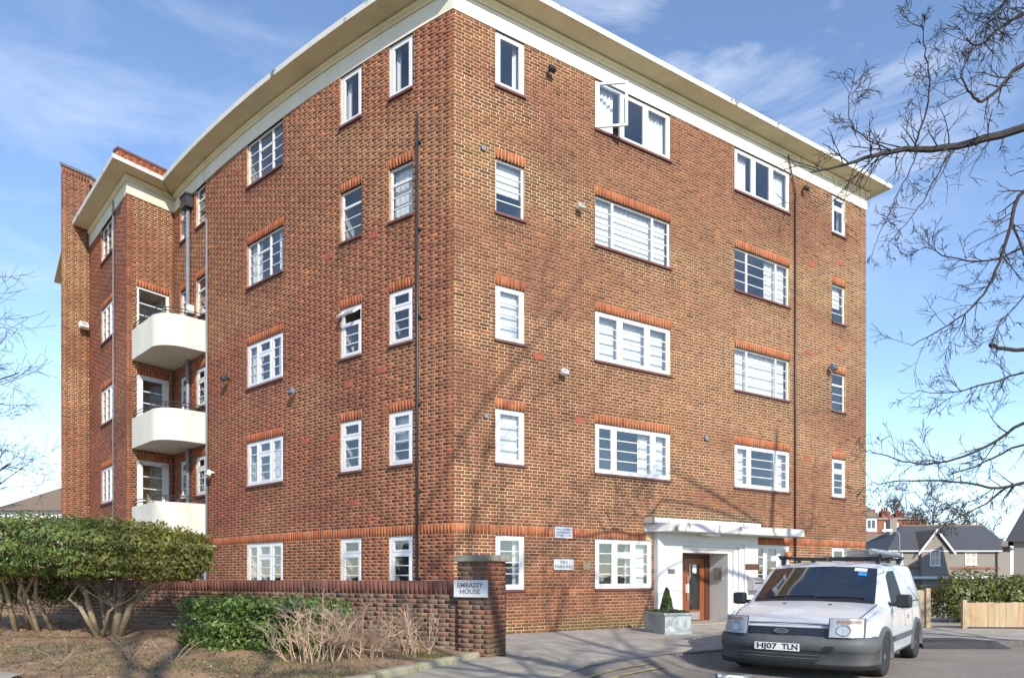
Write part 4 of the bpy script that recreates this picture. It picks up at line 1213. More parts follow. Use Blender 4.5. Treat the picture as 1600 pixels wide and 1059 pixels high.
GREEN = [(0.105, 0.185, 0.032), (0.078, 0.145, 0.028), (0.140, 0.215, 0.040), (0.050, 0.100, 0.024), (0.19, 0.195, 0.05), (0.13, 0.085, 0.035)]
LIME = [(0.200, 0.230, 0.036), (0.235, 0.255, 0.042), (0.140, 0.185, 0.030), (0.24, 0.21, 0.045), (0.22, 0.14, 0.05)]
def shrub(name, label, base, stems, blobs, n, size, pal, pal2=None, seed=1, boxy=1.0):
    e = empty(name, base, 0, label, 'shrub')
    b0 = Vector(base)
    for st, r0 in stems:
        pts = [Vector(p) - b0 for p in st]
        k = len(pts)
        MB().tube(pts, [r0 * (1 - 0.6 * i / (k - 1)) for i in range(k)], 8).build('stem', M['bark_light'], e, True)
    P_, N_ = blob_points(blobs, n, 0.5, seed, boxy)
    # branchlets that carry the leaves
    tw = MB(); rr = random.Random(seed)
    for i in range(110):
        q = P_[rr.randrange(len(P_))]; s = rr.choice(stems)[0][-1]
        s = Vector(s); q = Vector(q); mid = s.lerp(q, 0.5) + Vector((rr.uniform(-.1, .1), rr.uniform(-.1, .1), rr.uniform(-.12, .08)))
        tw.tube([s - b0, mid - b0, q - b0], [0.014, 0.009, 0.004], 4, False)
    tw.build('branchlets', M['branchlet'], e)
    me = leaf_mesh('foliage', P_ - np.array(base), size, pal, 0.35, seed, N_ * 0.8)
    if pal2 is not None:
        a = me.attributes['tone']; n4 = len(me.vertices)
        buf = np.zeros(n4 * 4, np.float32); a.data.foreach_get('color', buf); buf = buf.reshape(-1, 4)
        x = np.repeat(P_[:, 0], 4)
        f = np.clip((x - pal2[1]) / (pal2[2] - pal2[1]), 0, 1)[:, None]
        rr2 = np.random.default_rng(seed + 3)
        alt = np.array(pal2[0])[rr2.integers(0, len(pal2[0]), len(P_))] * rr2.uniform(.7, 1.3, (len(P_), 1)); alt = np.repeat(alt, 4, 0)
        buf[:, :3] = buf[:, :3] * (1 - f) + alt * f
        a.data.foreach_set('color', buf.ravel())
    tag(link('foliage', me, e), kind='stuff')
    return e

def gz(x, y): return float(soil_h(x, y))
# spreading shrub with bare stems in front of the wall
bx, by = -7.05, 12.15
bz = gz(bx, by)
stems = [([(bx, by, bz - .05), at(188, 940, 12.1), at(188, 910, 12.1), at(180, 880, 12.1)], 0.085),
         ([(bx + .1, by, bz - .05), at(205, 945, 12.0), at(232, 918, 11.9), at(265, 893, 11.8)], 0.075),
         ([(bx - .35, by + .1, bz - .05), at(140, 950, 12.2), at(134, 925, 12.2), at(126, 905, 12.2)], 0.06),
         ([(bx - .3, by, bz - .05), at(125, 948, 12.0), at(108, 935, 12.0), at(122, 915, 12.0)], 0.045),
         ([(bx - .15, by - .1, bz - .05), at(170, 955, 11.9), at(178, 948, 11.9)], 0.04),
         ([(bx - .25, by + .2, bz - .05), at(155, 920, 12.6), at(160, 890, 12.6)], 0.04)]
def B_(x, y, Y, rx, ry, rz): p = at(x, y, Y); return (p[0], p[1], p[2], rx, ry, rz)
blobs = [B_(120, 850, 12.0, 0.85, 0.9, 0.42), B_(170, 855, 11.8, 0.75, 0.8, 0.46), B_(215, 858, 11.8, 0.7, 0.8, 0.46), B_(262, 860, 11.8, 0.55, 0.7, 0.38),
         B_(298, 858, 11.7, 0.34, 0.5, 0.30), B_(312, 876, 11.6, 0.16, 0.3, 0.22), B_(240, 888, 11.6, 0.42, 0.4, 0.24), B_(145, 882, 11.6, 0.5, 0.5, 0.26), B_(290, 888, 11.7, 0.28, 0.3, 0.24), B_(85, 870, 11.8, 0.5, 0.5, 0.3), B_(265, 884, 11.5, 0.38, 0.4, 0.26), B_(205, 884, 11.5, 0.4, 0.4, 0.22)]
shrub('spreading_shrub', 'spreading yellow green shrub on pale bare stems before the garden wall', (bx, by, bz), stems, blobs, 48000, 0.031, GREEN, (LIME, -7.4, -5.9), 3, 0.95)
bx2, by2 = -9.55, 13.2; bz2 = gz(bx2, by2)
stems2 = [([(bx2 + dx, by2 + dy, bz2 - .05), at(x1, 930, 13.0), at(x2, 890, 12.9)], r_) for dx, dy, x1, x2, r_ in ((0, 0, 12, 0, .06), (.35, .1, 30, 36, .055), (.5, -.1, 42, 20, .05), (.1, .2, 38, 60, .045), (.65, .1, 55, 58, .05), (-.4, 0, 3, -25, .05))]
blobs2 = [B_(0, 850, 12.6, 0.9, 1.0, 0.55), B_(50, 842, 12.8, 0.85, 1.0, 0.50), B_(100, 840, 13.0, 0.7, 0.9, 0.42), B_(-60, 850, 12.8, 1.0, 1.0, 0.55), B_(30, 872, 12.4, 0.8, 0.7, 0.32), B_(145, 842, 13.2, 0.6, 0.7, 0.32), B_(60, 910, 14.0, 0.9, 0.3, 0.42), B_(-10, 905, 13.8, 0.9, 0.3, 0.5), B_(110, 915, 14.2, 0.7, 0.3, 0.30)]  # lowest rear blobs added to darken the space behind the stems with shade
shrub('dense_shrub', 'tall dense dark green shrub with clustered stems left of the spreading shrub', (bx2, by2, bz2), stems2, blobs2, 52000, 0.032, GREEN, None, 4, 0.8)
# low clipped hedge
hx, hy = -3.75, 10.75; hz = gz(hx, hy)
hb = [(x, y, hz + 0.40, 0.52, 0.48, 0.42) for x, y in ((-4.45, 11.0), (-4.0, 10.75), (-3.55, 10.72), (-3.1, 10.55))] + [(-2.75, 10.6, hz + .36, .3, .38, .36), (-4.95, 10.95, hz + .38, .3, .42, .40), (-4.1, 10.5, hz + .2, .55, .3, .25), (-3.3, 10.3, hz + .2, .5, .3, .25)]
st3 = [([(x, y, hz - .05), (x + .03, y, hz + .2), (x + .05, y + .05, hz + .45)], .03) for x, y in ((-4.3, 10.9), (-3.9, 10.7), (-3.4, 10.6), (-3.0, 10.6))]
shrub('clipped_hedge', 'low clipped glossy green hedge in front of the garden wall', (hx, hy, hz), st3, hb, 26000, 0.032, [(0.078, 0.150, 0.030), (0.105, 0.185, 0.036), (0.050, 0.100, 0.024), (0.140, 0.215, 0.045), (0.18, 0.22, 0.05)], None, 5, 0.6)

# dry leafless bushes
def twig_bush(label, cx, cy, n, h, spread, seed, group=None, lean=0.5, r0=0.009):
    rr = random.Random(seed); z0 = gz(cx, cy)
    e = empty('bare_bush', (cx, cy, z0), 0, label, 'shrub', group)
    mb = MB()
    def grow(p, d, L, r, lv):
        pts = [p]; q = p.copy(); dd = d.copy(); k = 4
        for i in range(k):
            dd = (dd + Vector((rr.gauss(0, .16), rr.gauss(0, .16), rr.gauss(0.02, .10)))).normalized()
            q = q + dd * (L / k); pts.append(q.copy())
        mb.tube(pts, [r * (1 - .55 * i / k) for i in range(k + 1)], 4 if lv < 2 else 3, False)
        if lv < 3:
            for c in range(rr.randint(2, 4) if lv else rr.randint(3, 5)):
                j = rr.randint(1, k)
                nd = (dd + Vector((rr.gauss(0, .6), rr.gauss(0, .6), rr.gauss(.05, .35)))).normalized()
                grow(pts[j], nd, L * rr.uniform(.4, .62), r * .62, lv + 1)
    for i in range(n):
        a = rr.uniform(0, 6.28); q = rr.random() ** .5 * spread
        p = Vector((math.cos(a) * q, math.sin(a) * q * 0.7, -0.03))
        d = Vector((math.cos(a) * lean * rr.random() + rr.gauss(0, .12), math.sin(a) * lean * rr.random() + rr.gauss(0, .12), 1)).normalized()
        grow(p, d, h * rr.uniform(.5, .75), r0 * rr.uniform(.8, 1.4), 0)
    mb.build('twigs', M['twig'], e)
    return e
twig_bush('dense dry leafless bush with pale fanned twigs beside the clipped hedge', -2.75, 9.35, 26, .92, .42, 11, lean=.9)
twig_bush('dry leafless bush with pale upright stems between hedge and pillar', -2.05, 9.85, 18, .86, .40, 12, lean=.6)
twig_bush('thin leafless bush on bare stems nearest the gate pillar', -1.45, 10.25, 11, .82, .30, 13, lean=.5)
twig_bush('dry leafless bush tucked behind the fanned bush by the wall', -2.35, 10.45, 12, .72, .35, 14, lean=.5)
for i, (x, y, s_) in enumerate(((-5.35, 9.6, .5), (-6.75, 10.4, .45), (-6.1, 9.2, .42), (-4.6, 9.25, .5), (-7.5, 9.7, .4))):
    rr = random.Random(40 + i)
    e = empty('bare_rose_stem', (x, y, gz(x, y)), 0, 'straggly leafless thin stems standing on the open garden soil', 'plant', 'straggly stems on the soil')
    mb = MB()
    for k in range(5):
        a = rr.uniform(0, 6.28); p = Vector((0, 0, -.02)); pts = [p]
        for j in range(4):
            p = p + Vector((math.cos(a) * .09 + rr.gauss(0, .02), math.sin(a) * .09 + rr.gauss(0, .02), .12 * (1 - j * .18))) * s_ * 2; pts.append(p)
        mb.tube(pts, [.005, .0045, .004, .003, .002], 4, False)
    mb.build('twigs', M['twig'], e)

# leaf litter, pebbles and moss on the bed
r = np.random.default_rng(21); n = 11000
aa, bb2 = r.random(n), r.random(n) ** 1.2
A_ = GW_R[None] + (GW_L - GW_R)[None] * aa[:, None]
Fr = E1[None] + (np.array([-21.0, 5.0]) - E1)[None] * aa[:, None]
Q = A_ + (Fr - A_) * (0.03 + 0.92 * bb2)[:, None]
Z = np.array([soil_h(q[0], q[1]) for q in Q]) + 0.022 * np.sin(Q[:, 0] * 3.1 + Q[:, 1] * 1.7) * np.sin(Q[:, 1] * 2.3) + 0.012
C = np.column_stack([Q, Z])
d = r.normal(size=(n, 3)) * .35; d[:, 2] += 1; d /= np.linalg.norm(d, axis=1)[:, None]
t = np.cross(d, r.normal(size=(n, 3))); t /= np.linalg.norm(t, axis=1)[:, None]; b = np.cross(d, t)
s = (0.012 + 0.030 * r.random(n) ** 3)[:, None]
V = np.stack([C - t * s, C + b * s * .6 + d * .006, C + t * s, C - b * s * .6 + d * .006], 1).reshape(-1, 3)
pal = np.array([(.22, .13, .06), (.30, .19, .09), (.11, .065, .035), (.42, .33, .20), (.09, .12, .03), (.16, .10, .055)])
cc = pal[r.integers(0, len(pal), n)] * r.uniform(.7, 1.2, (n, 1))
tag(link('leaf_litter', mesh_np('leaf_litter', V, (np.arange(n) * 4)[:, None] + np.arange(4)[None], M['litter'], np.repeat(cc, 4, 0))), 'dead leaves and bits scattered over the garden soil', 'leaf litter', kind='stuff')
n = 3600
cen = np.array([(-5.9, 9.5), (-3.1, 9.2), (-4.3, 8.9), (-7.4, 10.6), (-2.4, 8.3), (-1.2, 10.1)]); w_ = np.array([.9, .6, .7, .6, .5, .3])
k = r.integers(0, 6, n); Q = cen[k] + r.normal(size=(n, 2)) * w_[k][:, None] * np.array([1, .55])
kx = np.array([soil_h(q[0], q[1]) for q in Q]); C = np.column_stack([Q, kx + .02])
ok = np.array([(q - GW_R) @ nrm > 0.1 and (q[0] + .5) < (q[1] - 10.83) * 0.478 - .12 for q in Q]); C = C[ok]; n = len(C)
h = r.uniform(.02, .06, n); an = r.uniform(0, 6.28, n); sp = np.column_stack([np.cos(an), np.sin(an), np.zeros(n)])
V = np.stack([C - sp * .006, C + sp * .006, C + np.column_stack([r.normal(0, .02, n), r.normal(0, .02, n), h])], 1).reshape(-1, 3)
gc = np.array([(.10, .13, .03), (.075, .11, .025), (.14, .15, .05)])[r.integers(0, 3, n)]
tag(link('ground_cover', mesh_np('ground_cover', V, (np.arange(n) * 3)[:, None] + np.arange(3)[None], M['leaf'], np.repeat(gc, 3, 0))), 'patchy grass and moss on the garden bed', 'grass', kind='stuff')

# ------------------------------------------------------------------ planter by the door
pc = np.array([3.32, 14.93]); pv = np.array([-0.28, 1.03]); pv /= np.linalg.norm(pv); pu = np.array([pv[1], -pv[0]])
e = empty('planter', (pc[0], pc[1], 0), math.atan2(pu[1], pu[0]), 'square grey lead style planter with moulded rim beside the entrance', 'planter')
PX, PY, PZ = 0.70, 1.05, 0.47
mb = MB()
prof = [(0.02, 0), (0.02, 0.05), (0.035, 0.06), (0.035, PZ - .07), (0.0, PZ - .05), (-0.015, PZ), (0.05, PZ)]
def rect(i): return [(i, i), (PX - i, i), (PX - i, PY - i), (i, PY - i)]
rg = [[mb.pt((x, y, z)) for x, y in rect(i)] for i, z in prof]
for a, b in zip(rg, rg[1:]):
    for k in range(4): mb.f.append((a[k], a[(k + 1) % 4], b[(k + 1) % 4], b[k]))
mb.f.append(tuple(rg[0][::-1]))
rg2 = [mb.pt((x, y, PZ - .06)) for x, y in rect(.05)]
for k in range(4): mb.f.append((rg[-1][k], rg[-1][(k + 1) % 4], rg2[(k + 1) % 4], rg2[k]))
mb.build('box', M['lead'], e)
MB().box(.05, PX - .05, .05, PY - .05, PZ - .1, PZ - .055).build('compost', M['soil'], e)
def loc3(x, y, z): q = pc + pu * x + pv * y; return (q[0], q[1], z)
c = loc3(.35, .55, PZ - .06)
e = empty('conifer', c, 0, 'small cone shaped green conifer growing in the grey planter', 'shrub')
r = np.random.default_rng(5); n = 3200
h = r.random(n) ** 0.8; rad = (0.155 * (1 - h) ** .75 + .012) * (0.75 + .3 * r.random(n)); an = r.uniform(0, 6.28, n)
P_ = np.column_stack([np.cos(an) * rad, np.sin(an) * rad, .02 + h * .58]); N_ = np.column_stack([np.cos(an), np.sin(an), np.full(n, .5)])
tag(link('foliage', leaf_mesh('foliage', P_, .024, [(.045, .085, .018), (.07, .11, .022), (.10, .13, .03)], .4, 6, N_), e), kind='stuff')
MB().tube([(0, 0, 0), (0, 0, .4)], [.018, .006], 6).build('trunk', M['bark'], e)
e = empty('planter_edging_plants', c, 0, 'low trailing green plants filling the grey planter around the conifer', 'plant')
n = 2600; X_ = r.uniform(.03, PX - .03, n); Y_ = r.uniform(.02, PY - .02, n)
P_ = np.array([loc3(x, y, PZ - .05 + random.random() * .09) for x, y in zip(X_, Y_)]) - np.array(c)
tag(link('foliage', leaf_mesh('foliage', P_, .026, [(.055, .075, .02), (.08, .085, .03), (.05, .05, .025)], .6, 8), e), kind='stuff')
# ------------------------------------------------------------------ the van
VX, VY, VZ = 1.135, 1.18, 0.90
VS = Matrix.Diagonal((VX, VY, VZ, 1))
VAN_A = 0.667
van = empty('van', (3.73, 9.28, ROAD), -VAN_A, 'white panel van with grey bumper and roof rack parked at the kerb', 'van')
def VM(): m = MB(); m.m = VS.copy(); return m
KY = [0.05, 0.12, 0.25, 0.60, 1.00, 1.32, 1.66, 1.84, 2.60, 3.55, 3.92, 4.02]
T = dict(wl=[.70, .78, .84, .88, .885, .885, .885, .885, .885, .88, .85, .80], zl=[.34, .30, .27, .25, .25, .25, .25, .25, .25, .27, .30, .34],
         wm=[.72, .80, .86, .89, .895, .897, .897, .897, .897, .89, .86, .82], zm=[.55, .56, .58, .60, .62, .64, .65, .66, .66, .66, .66, .66],
         wb=[.66, .76, .83, .87, .885, .882, .880, .878, .878, .87, .845, .80], zb=[.74, .80, .86, .95, 1.02, 1.06, 1.07, 1.08, 1.10, 1.10, 1.09, 1.08],
         wt=[.60, .70, .75, .79, .805, .765, .715, .705, .715, .71, .68, .63], zt=[.765, .83, .89, 1.00, 1.085, 1.37, 1.665, 1.73, 1.765, 1.75, 1.70, 1.60],
         zc=[.79, .86, .92, 1.035, 1.125, 1.415, 1.715, 1.79, 1.82, 1.805, 1.76, 1.66])
def tv(k, y): return float(np.interp(y, KY, T[k]))
def half(y):
    wl, zl, wm, zm, wb, zb, wt, zt, zc = [tv(k, y) for k in ('wl', 'zl', 'wm', 'zm', 'wb', 'zb', 'wt', 'zt', 'zc')]
    return [(0, zl), (wl - .05, zl), (wl, zl + .07), (wm, zm), (wb + .008, zm + .55 * (zb - zm)), (wb, zb), (wb * .56 + wt * .44, zb + .46 * (zt - zb)), (wt + .02, zt - .035), (wt - .045, zt + .006), (wt * .6, zt + .72 * (zc - zt)), (0, zc)]
def topz(x, y):
    wt, zt, zc = tv('wt', y), tv('zt', y), tv('zc', y)
    return float(np.interp(abs(x), [0, wt * .6, wt - .045], [zc, zt + .72 * (zc - zt), zt + .006]))
ys = sorted(set(list(np.round(np.linspace(.05, 4.02, 44), 3)) + KY))
mb = VM(); rings = []
for y in ys:
    h_ = half(y)
    ring = [(x, y, z) for x, z in h_] + [(-x, y, z) for x, z in h_[-2:0:-1]]
    rings.append([mb.pt(p) for p in ring])
nr = len(rings[0])
for a, b in zip(rings, rings[1:]):
    for k in range(nr): mb.f.append((a[k], a[(k + 1) % nr], b[(k + 1) % nr], b[k]))
mb.f.append(tuple(rings[0][::-1])); mb.f.append(tuple(rings[-1]))
import bmesh
body = mb.build('body', M['paint'], van, smooth=True)
bm = bmesh.new(); bm.from_mesh(body.data); bmesh.ops.recalc_face_normals(bm, faces=bm.faces); bm.to_mesh(body.data); bm.free()
cut = VM()
AX = (0.86, 3.20)
for y in AX: cut.lathe([(0.355, -1.1), (0.355, 1.1)], 36, 'x', (0, y, 0.33))
cto = cut.build('cutter', M['black'], van)
bm = bmesh.new(); bm.from_mesh(cto.data); bmesh.ops.recalc_face_normals(bm, faces=bm.faces); bm.to_mesh(cto.data); bm.free()
md = body.modifiers.new('arches', 'BOOLEAN'); md.operation = 'DIFFERENCE'; md.object = cto; md.solver = 'EXACT'
bpy.context.view_layer.update()
dg = bpy.context.evaluated_depsgraph_get()
new = bpy.data.meshes.new_from_object(body.evaluated_get(dg))
body.modifiers.clear(); body.data = new
bpy.data.objects.remove(cto)
for p in new.polygons: p.use_smooth = True
try: new.set_sharp_from_angle(angle=R(32))
except Exception: pass
MB_ = VM(); MB_.box(-.70, .70,   .45, 3.8, .28, .62); MB_.build('underbody', M['black'], van)

def yf(x): return float(np.interp(abs(x), [0, .5, .70, .80, .86, .90], [.0, .03, .09, .18, .36, .75]))
screen = mat('dark_windscreen', (0.010, 0.013, 0.017), 0.03, var=0.1, spec=1.0, coat=1.0)
side_glass = mat('dark_side_glass', (0.014, 0.016, 0.018), 0.45, var=0.1, spec=0.12)
# windscreen
g = VM(); rows = []
for i in range(9):
    y = 1.05 + (1.645 - 1.05) * i / 8
    wt = tv('wt', y) - .055
    rows.append([(wt * t_, y - .010, topz(wt * t_, y) + .008) for t_ in np.linspace(-1, 1, 15)])
g.grid(rows).build('windscreen', screen, van, True)
sk = VM(); sk.grid([[(x, y - .014, topz(x, y) + .012) for x in (.46, .56)] for y in (1.48, 1.55)]); sk.build('windscreen_sticker', M['blue'], van)
sk = VM(); sk.grid([[(x, y - .014, topz(x, y) + .012) for x in (.40, .55)] for y in (1.565, 1.62)]); sk.build('windscreen_sticker', M['paper'], van)
# black scuttle and wipers
g = VM(); g.grid([[(tv('wt', y) * .93 * t_, y - .004, topz(tv('wt', y) * .93 * t_, y) + .007) for t_ in np.linspace(-1, 1, 13)] for y in (1.0, 1.05)]); g.build('scuttle', M['black'], van)
for x0, x1 in ((-.55, .02), (.05, .62)):
    w = VM(); w.tube([(x0, 1.055, topz(x0, 1.055) + .03), ((x0 + x1) / 2, 1.07, topz((x0 + x1) / 2, 1.07) + .028), (x1, 1.065, topz(x1, 1.065) + .03)], .010, 5); w.build('wiper', M['black'], van)
# bonnet panel
g = VM(); rows = []
for i in range(10):
    y = .10 + .89 * i / 9; wt = tv('wt', y) - .03
    rows.append([(wt * t_, y, topz(wt * t_, y) + .007) for t_ in np.linspace(-1, 1, 13)])
g.grid(rows).build('bonnet', M['paint'], van, True)
for x in (-.28, .28): VM().box(x - .02, x + .02, .80, .825, topz(x, .81) + .006, topz(x, .81) + .02).build('washer_jet', M['black'], van)
# bumper
bp_pts = [(-.895, .46), (-.892, .38), (-.875, .26), (-.82, .15), (-.72, .07), (-.5, .0), (-.25, -.03), (0, -.04), (.25, -.03), (.5, .0), (.72, .07), (.82, .15), (.875, .26), (.892, .38), (.895, .46)]
prof = [(-.05, .20), (.0, .215), (.016, .26), (.018, .435), (.036, .445), (.034, .56), (.016, .635), (-.03, .655), (-.09, .66)]
P = [np.array(p) for p in bp_pts]; g = VM(); rows = []
for d, z in prof:
    r_ = []
    for i, p in enumerate(P):
        t_ = P[min(i + 1, len(P) - 1)] - P[max(i - 1, 0)]; t_ = t_ / np.linalg.norm(t_); n_ = np.array([t_[1], -t_[0]])
        q = p + n_ * d; r_.append((q[0], q[1], z))
    rows.append(r_)
bump = g.grid(rows).build('front_bumper', M['bumper'], van, True)
def front_patch(name, x0, x1, z0, z1, dy, m, slope=0.0, n=9, parent=None, zt0=None, smooth=True, inner=0.0):
    g = VM(); rows = []
    for j in range(4):
        f = j / 3; z = z0 + (z1 - z0) * f
        rows.append([(x + inner * f * (1 if x0 > 0 else -1), yf(x) + dy + slope * (z - z0), z) for x in np.linspace(x0, x1, n)])
    return g.grid(rows).build(name, m, parent or van, smooth)
front_patch('air_intake', -.60, .36, .285, .425, -.082, M['black'], n=11)
for z in (.325, .375): front_patch('intake_slat', -.60, .36, z, z + .014, -.088, M['bumper'], n=11)
VM().box(.44, .53, -.075, -.055, .475, .525).build('tow_eye_cover', M['black'], van)
g = VM(); rows = []
for d, z in ((-.02, .175), (.012, .185), (.020, .252)):
    r_ = []
    for i, p in enumerate(P):
        t_ = P[min(i + 1, len(P) - 1)] - P[max(i - 1, 0)]; t_ = t_ / np.linalg.norm(t_); n_ = np.array([t_[1], -t_[0]])
        q = p + n_ * (d + .006); r_.append((q[0], q[1], z))
    rows.append(r_)
g.grid(rows).build('front_lip', M['black'], van, True)
for s_ in (-1, 1):
    VM().tube([(s_ * (tv('wt', y) - .028), y, topz(tv('wt', y) - .045, y) + .004) for y in np.linspace(.12, .99, 10)], .0065, 5).build('bonnet_gap', M['black'], van)
VM().tube([(x, yf(x) + .045, topz(x, .105) - .012) for x in np.linspace(-.47, .47, 9)], .008, 5).build('bonnet_gap', M['black'], van)
front_patch('grille', -.47, .45, .655, .775, -.012, M['navy'], .12, 11)
for z in (.675, .715, .752): front_patch('grille_slat', -.47, .45, z, z + .016, -.024 + .12 * (z - .655), M['black'], .12, 11)
b_ = VM(); b_.m = VS @ Matrix.Translation((-.06, -.035, .718)) @ Matrix.Diagonal((1, 1, .42, 1))
b_.lathe([(.085, .0), (.085, .012), (.075, .02)], 24, 'y'); bad = b_.build('badge', M['chrome'], van)
b_ = VM(); b_.m = VS @ Matrix.Translation((-.06, -.037, .718)) @ Matrix.Diagonal((1, 1, .40, 1)); b_.lathe([(.072, -.002), (.072, .004)], 24, 'y'); b_.build('badge_field', M['navy'], bad)
tm = text_mesh('Ford', .055, M['chrome'], .0005)
o = link('lettering', tm, bad, (-.06 * VX, -.041 * VY, .716 * VZ), (R(90), 0, 0)); o.scale = (1.15, .85, 1)
# number plate
pl = VM(); pl.box(-.36, .16, -.086, -.074, .43, .54); pl = pl.build('number_plate', M['plate'], van)
for t_, xc, wd in (('HJ07', -.215, .27), ('TLN', .055, .205)):
    tm = text_mesh(t_, .098, M['black'], .0005, bold=.0028)
    xs = [v.co.x for v in tm.vertices]; sx = wd / (max(xs) - min(xs))
    o = link('lettering', tm, pl, (xc * VX, -.0875 * VY, .484 * VZ), (R(90), 0, 0)); o.scale = (sx, 1.02, 1)
# headlights
for s_ in (-1, 1):
    x0, x1 = (.475, .80) if s_ > 0 else (-.80, -.475)
    hl = front_patch('headlight', x0, x1, .655, .915, -.070, M['reflector'], .22, 10)
    front_patch('lamp_surround', x0 - .014, x1 + .014, .648, .925, -.064, M['bumper'], .22, 10, hl)
    VM().tube([(s_ * (.62 + .07 * math.cos(t_)), yf(.62 + .07 * math.cos(t_)) - .076 + .22 * (.10 + .075 * math.sin(t_)), .755 + .075 * math.sin(t_)) for t_ in np.linspace(0, 2 * math.pi, 18)], .008, 5).build('lamp_ring', M['steel_grey'], hl, True)
    front_patch('indicator', x0 + .05 * (s_ > 0) + .02, x1 - .05 * (s_ < 0) - .02, .850, .902, -.033, M['amber_dull'], .22, 8, hl)
    front_patch('lens', x0, x1, .655, .915, -.084, M['lamp_glass'], .22, 10, hl)
# mirrors
for s_ in (-1, 1):
    mr_ = VM(); mr_.box(s_ * .945 - .0, s_ * 1.12, 1.19, 1.30, 1.04, 1.25)
    mo = mr_.build('wing_mirror', M['black'], van, bevel=.035)
    VM().box(min(s_ * .86, s_ * .95), max(s_ * .86, s_ * .95), 1.21, 1.28, 1.06, 1.12).build('mirror_arm', M['black'], mo)
# side glass, mouldings, handles, arches, wheels
def side_patch(name, s_, y0, y1, f0, f1, m, d=.006, n=7, slant=0.0):
    g = VM(); rows = []
    for j in range(4):
        f = f0 + (f1 - f0) * j / 3; r_ = []
        for y in np.linspace(y0 + slant * j / 3, y1, n):
            wb, zb, wt, zt = tv('wb', y), tv('zb', y), tv('wt', y), tv('zt', y)
            h_ = half(y)
            pts = [h_[3], h_[4], h_[5], h_[6], h_[7]]
            zz_ = zb + f * (zt - .035 - zb) if f >= 0 else zb + f * (zb - tv('zm', y))
            xx = float(np.interp(zz_, [p[1] for p in pts], [p[0] for p in pts]))
            r_.append((s_ * (xx + d), y, zz_))
        rows.append(r_)
    return g.grid(rows).build(name, m, van, True)
for s_ in (-1, 1):
    side_patch('side_window', s_, 1.34, 2.18, .06, .88, side_glass, slant=.30)
    side_patch('window_trim', s_, 1.24, 1.34, .02, .16, M['black'], .008)
    side_patch('door_seam', s_, 2.235, 2.247, -.95, .95, M['black'], .002, 2)
    side_patch('door_seam', s_, 1.24, 1.250, -.95, .02, M['black'], .002, 2)
    side_patch('door_seam', s_, 2.85, 2.862, -.95, .95, M['black'], .002, 2)
    side_patch('door_handle', s_, 2.0, 2.17, -.22, -.10, M['black'], .025, 3)
    side_patch('sliding_rail', s_, 2.88, 3.5, -.05, .0, M['black'], .006, 4)
    side_patch('side_lettering', s_, 2.30, 2.78, -.32, -.24, M['steel_grey'], .004, 6)
    side_patch('side_lettering', s_, 2.45, 2.60, -.70, -.52, M['steel_grey'], .004, 3)
    g = VM(); xx = s_ * .902
    g.box(min(xx, xx + s_ * .022), max(xx, xx + s_ * .022), 1.34, 2.74, .50, .575); g.build('side_moulding', M['bumper'], van)
    for k, y in enumerate(AX):
        g = VM(); rows = []
        for rr_, dx in ((.345, .0), (.365, .028), (.43, .028), (.455, .0)):
            rows.append([(s_ * (.888 + dx), y + rr_ * math.cos(t_), .33 + rr_ * math.sin(t_) * (1.0 if rr_ < .4 else .98)) for t_ in np.linspace(-.25, math.pi + .25, 22)])
        g.grid(rows).build('wheel_arch', M['bumper'], van, True)
        wh = VM(); c_ = (s_ * .80, y, .305)
        tyre = [(.19, -.085), (.285, -.095), (.302, -.07), (.306, .0), (.302, .07), (.285, .095), (.19, .085)]
        wheel = VM().lathe([(r_, h_ ) for r_, h_ in [(.06, -.05), (.185, -.06), (.195, -.08), (.195, .08), (.185, .06), (.06, .05)]], 24, 'x', c_).build('wheel', M['rim'], van, True)
        VM().lathe(tyre, 32, 'x', c_).build('tyre', M['rubber'], wheel, True)
        VM().lathe([(.03, s_ * .05), (.055, s_ * .075), (.05, s_ * .085)], 14, 'x', c_).build('hub', M['steel_grey'], wheel)
# roof rack with beacon
for y in (1.86, 2.6, 3.4):
    VM().box(-.68, .68, y, y + .05, 1.845, 1.88).build('rack_bar', M['black'], van)
    for x in (-.62, .62): VM().box(x - .025, x + .025, y, y + .05, topz(min(abs(x), .6), y) - .02, 1.846).build('rack_foot', M['black'], van)
for x in (-.66, .66): VM().box(x - .015, x + .015, 1.80, 3.6, 1.881, 1.915).build('rack_rail', M['black'], van)
VM().lathe([(.055, 1.882), (.055, 1.93), (.05, 1.97), (.02, 1.99)], 16, 'z', (-.56, 1.885, 0)).build('amber_beacon', M['orange'], van, True)
VM().lathe([(.062, 1.881), (.062, 1.895)], 16, 'z', (-.56, 1.885, 0)).build('beacon_base', M['black'], van)
VM().tube([(-.02, 1.84, 1.80), (-.0, 1.88, 1.93)], .006, 5).build('aerial', M['black'], van)
lad = empty('ladder', (0, 0, 0), -VAN_A, 'dull aluminium ladder strapped flat on the van roof rack', 'ladder')
lad.location = van.location
for x in (.20, .52):
    for q in (0, .055): VM().box(x - .018, x + .018, 1.95, 4.05, 1.917 + q, 1.965 + q).build('rail', M['alu'], lad)
for k in range(9):
    VM().tube([(.20, 2.02 + k * .235, 1.942), (.52, 2.02 + k * .235, 1.942)], .015, 6).build('rung', M['alu'], lad)
    VM().tube([(.20, 2.10 + k * .225, 1.997), (.52, 2.10 + k * .225, 1.997)], .015, 6).build('rung', M['alu'], lad)
st = VM(); st.tube([(.16, 3.42, 1.93), (.18, 3.43, 2.02), (.54, 3.43, 2.02), (.57, 3.42, 1.93)], .012, 5); st.build('strap', M['green'], lad)
tb = empty('pipe_tube', van.location, -VAN_A, 'grey cable pipe lying on the roof rack beside the ladder', 'pipe')
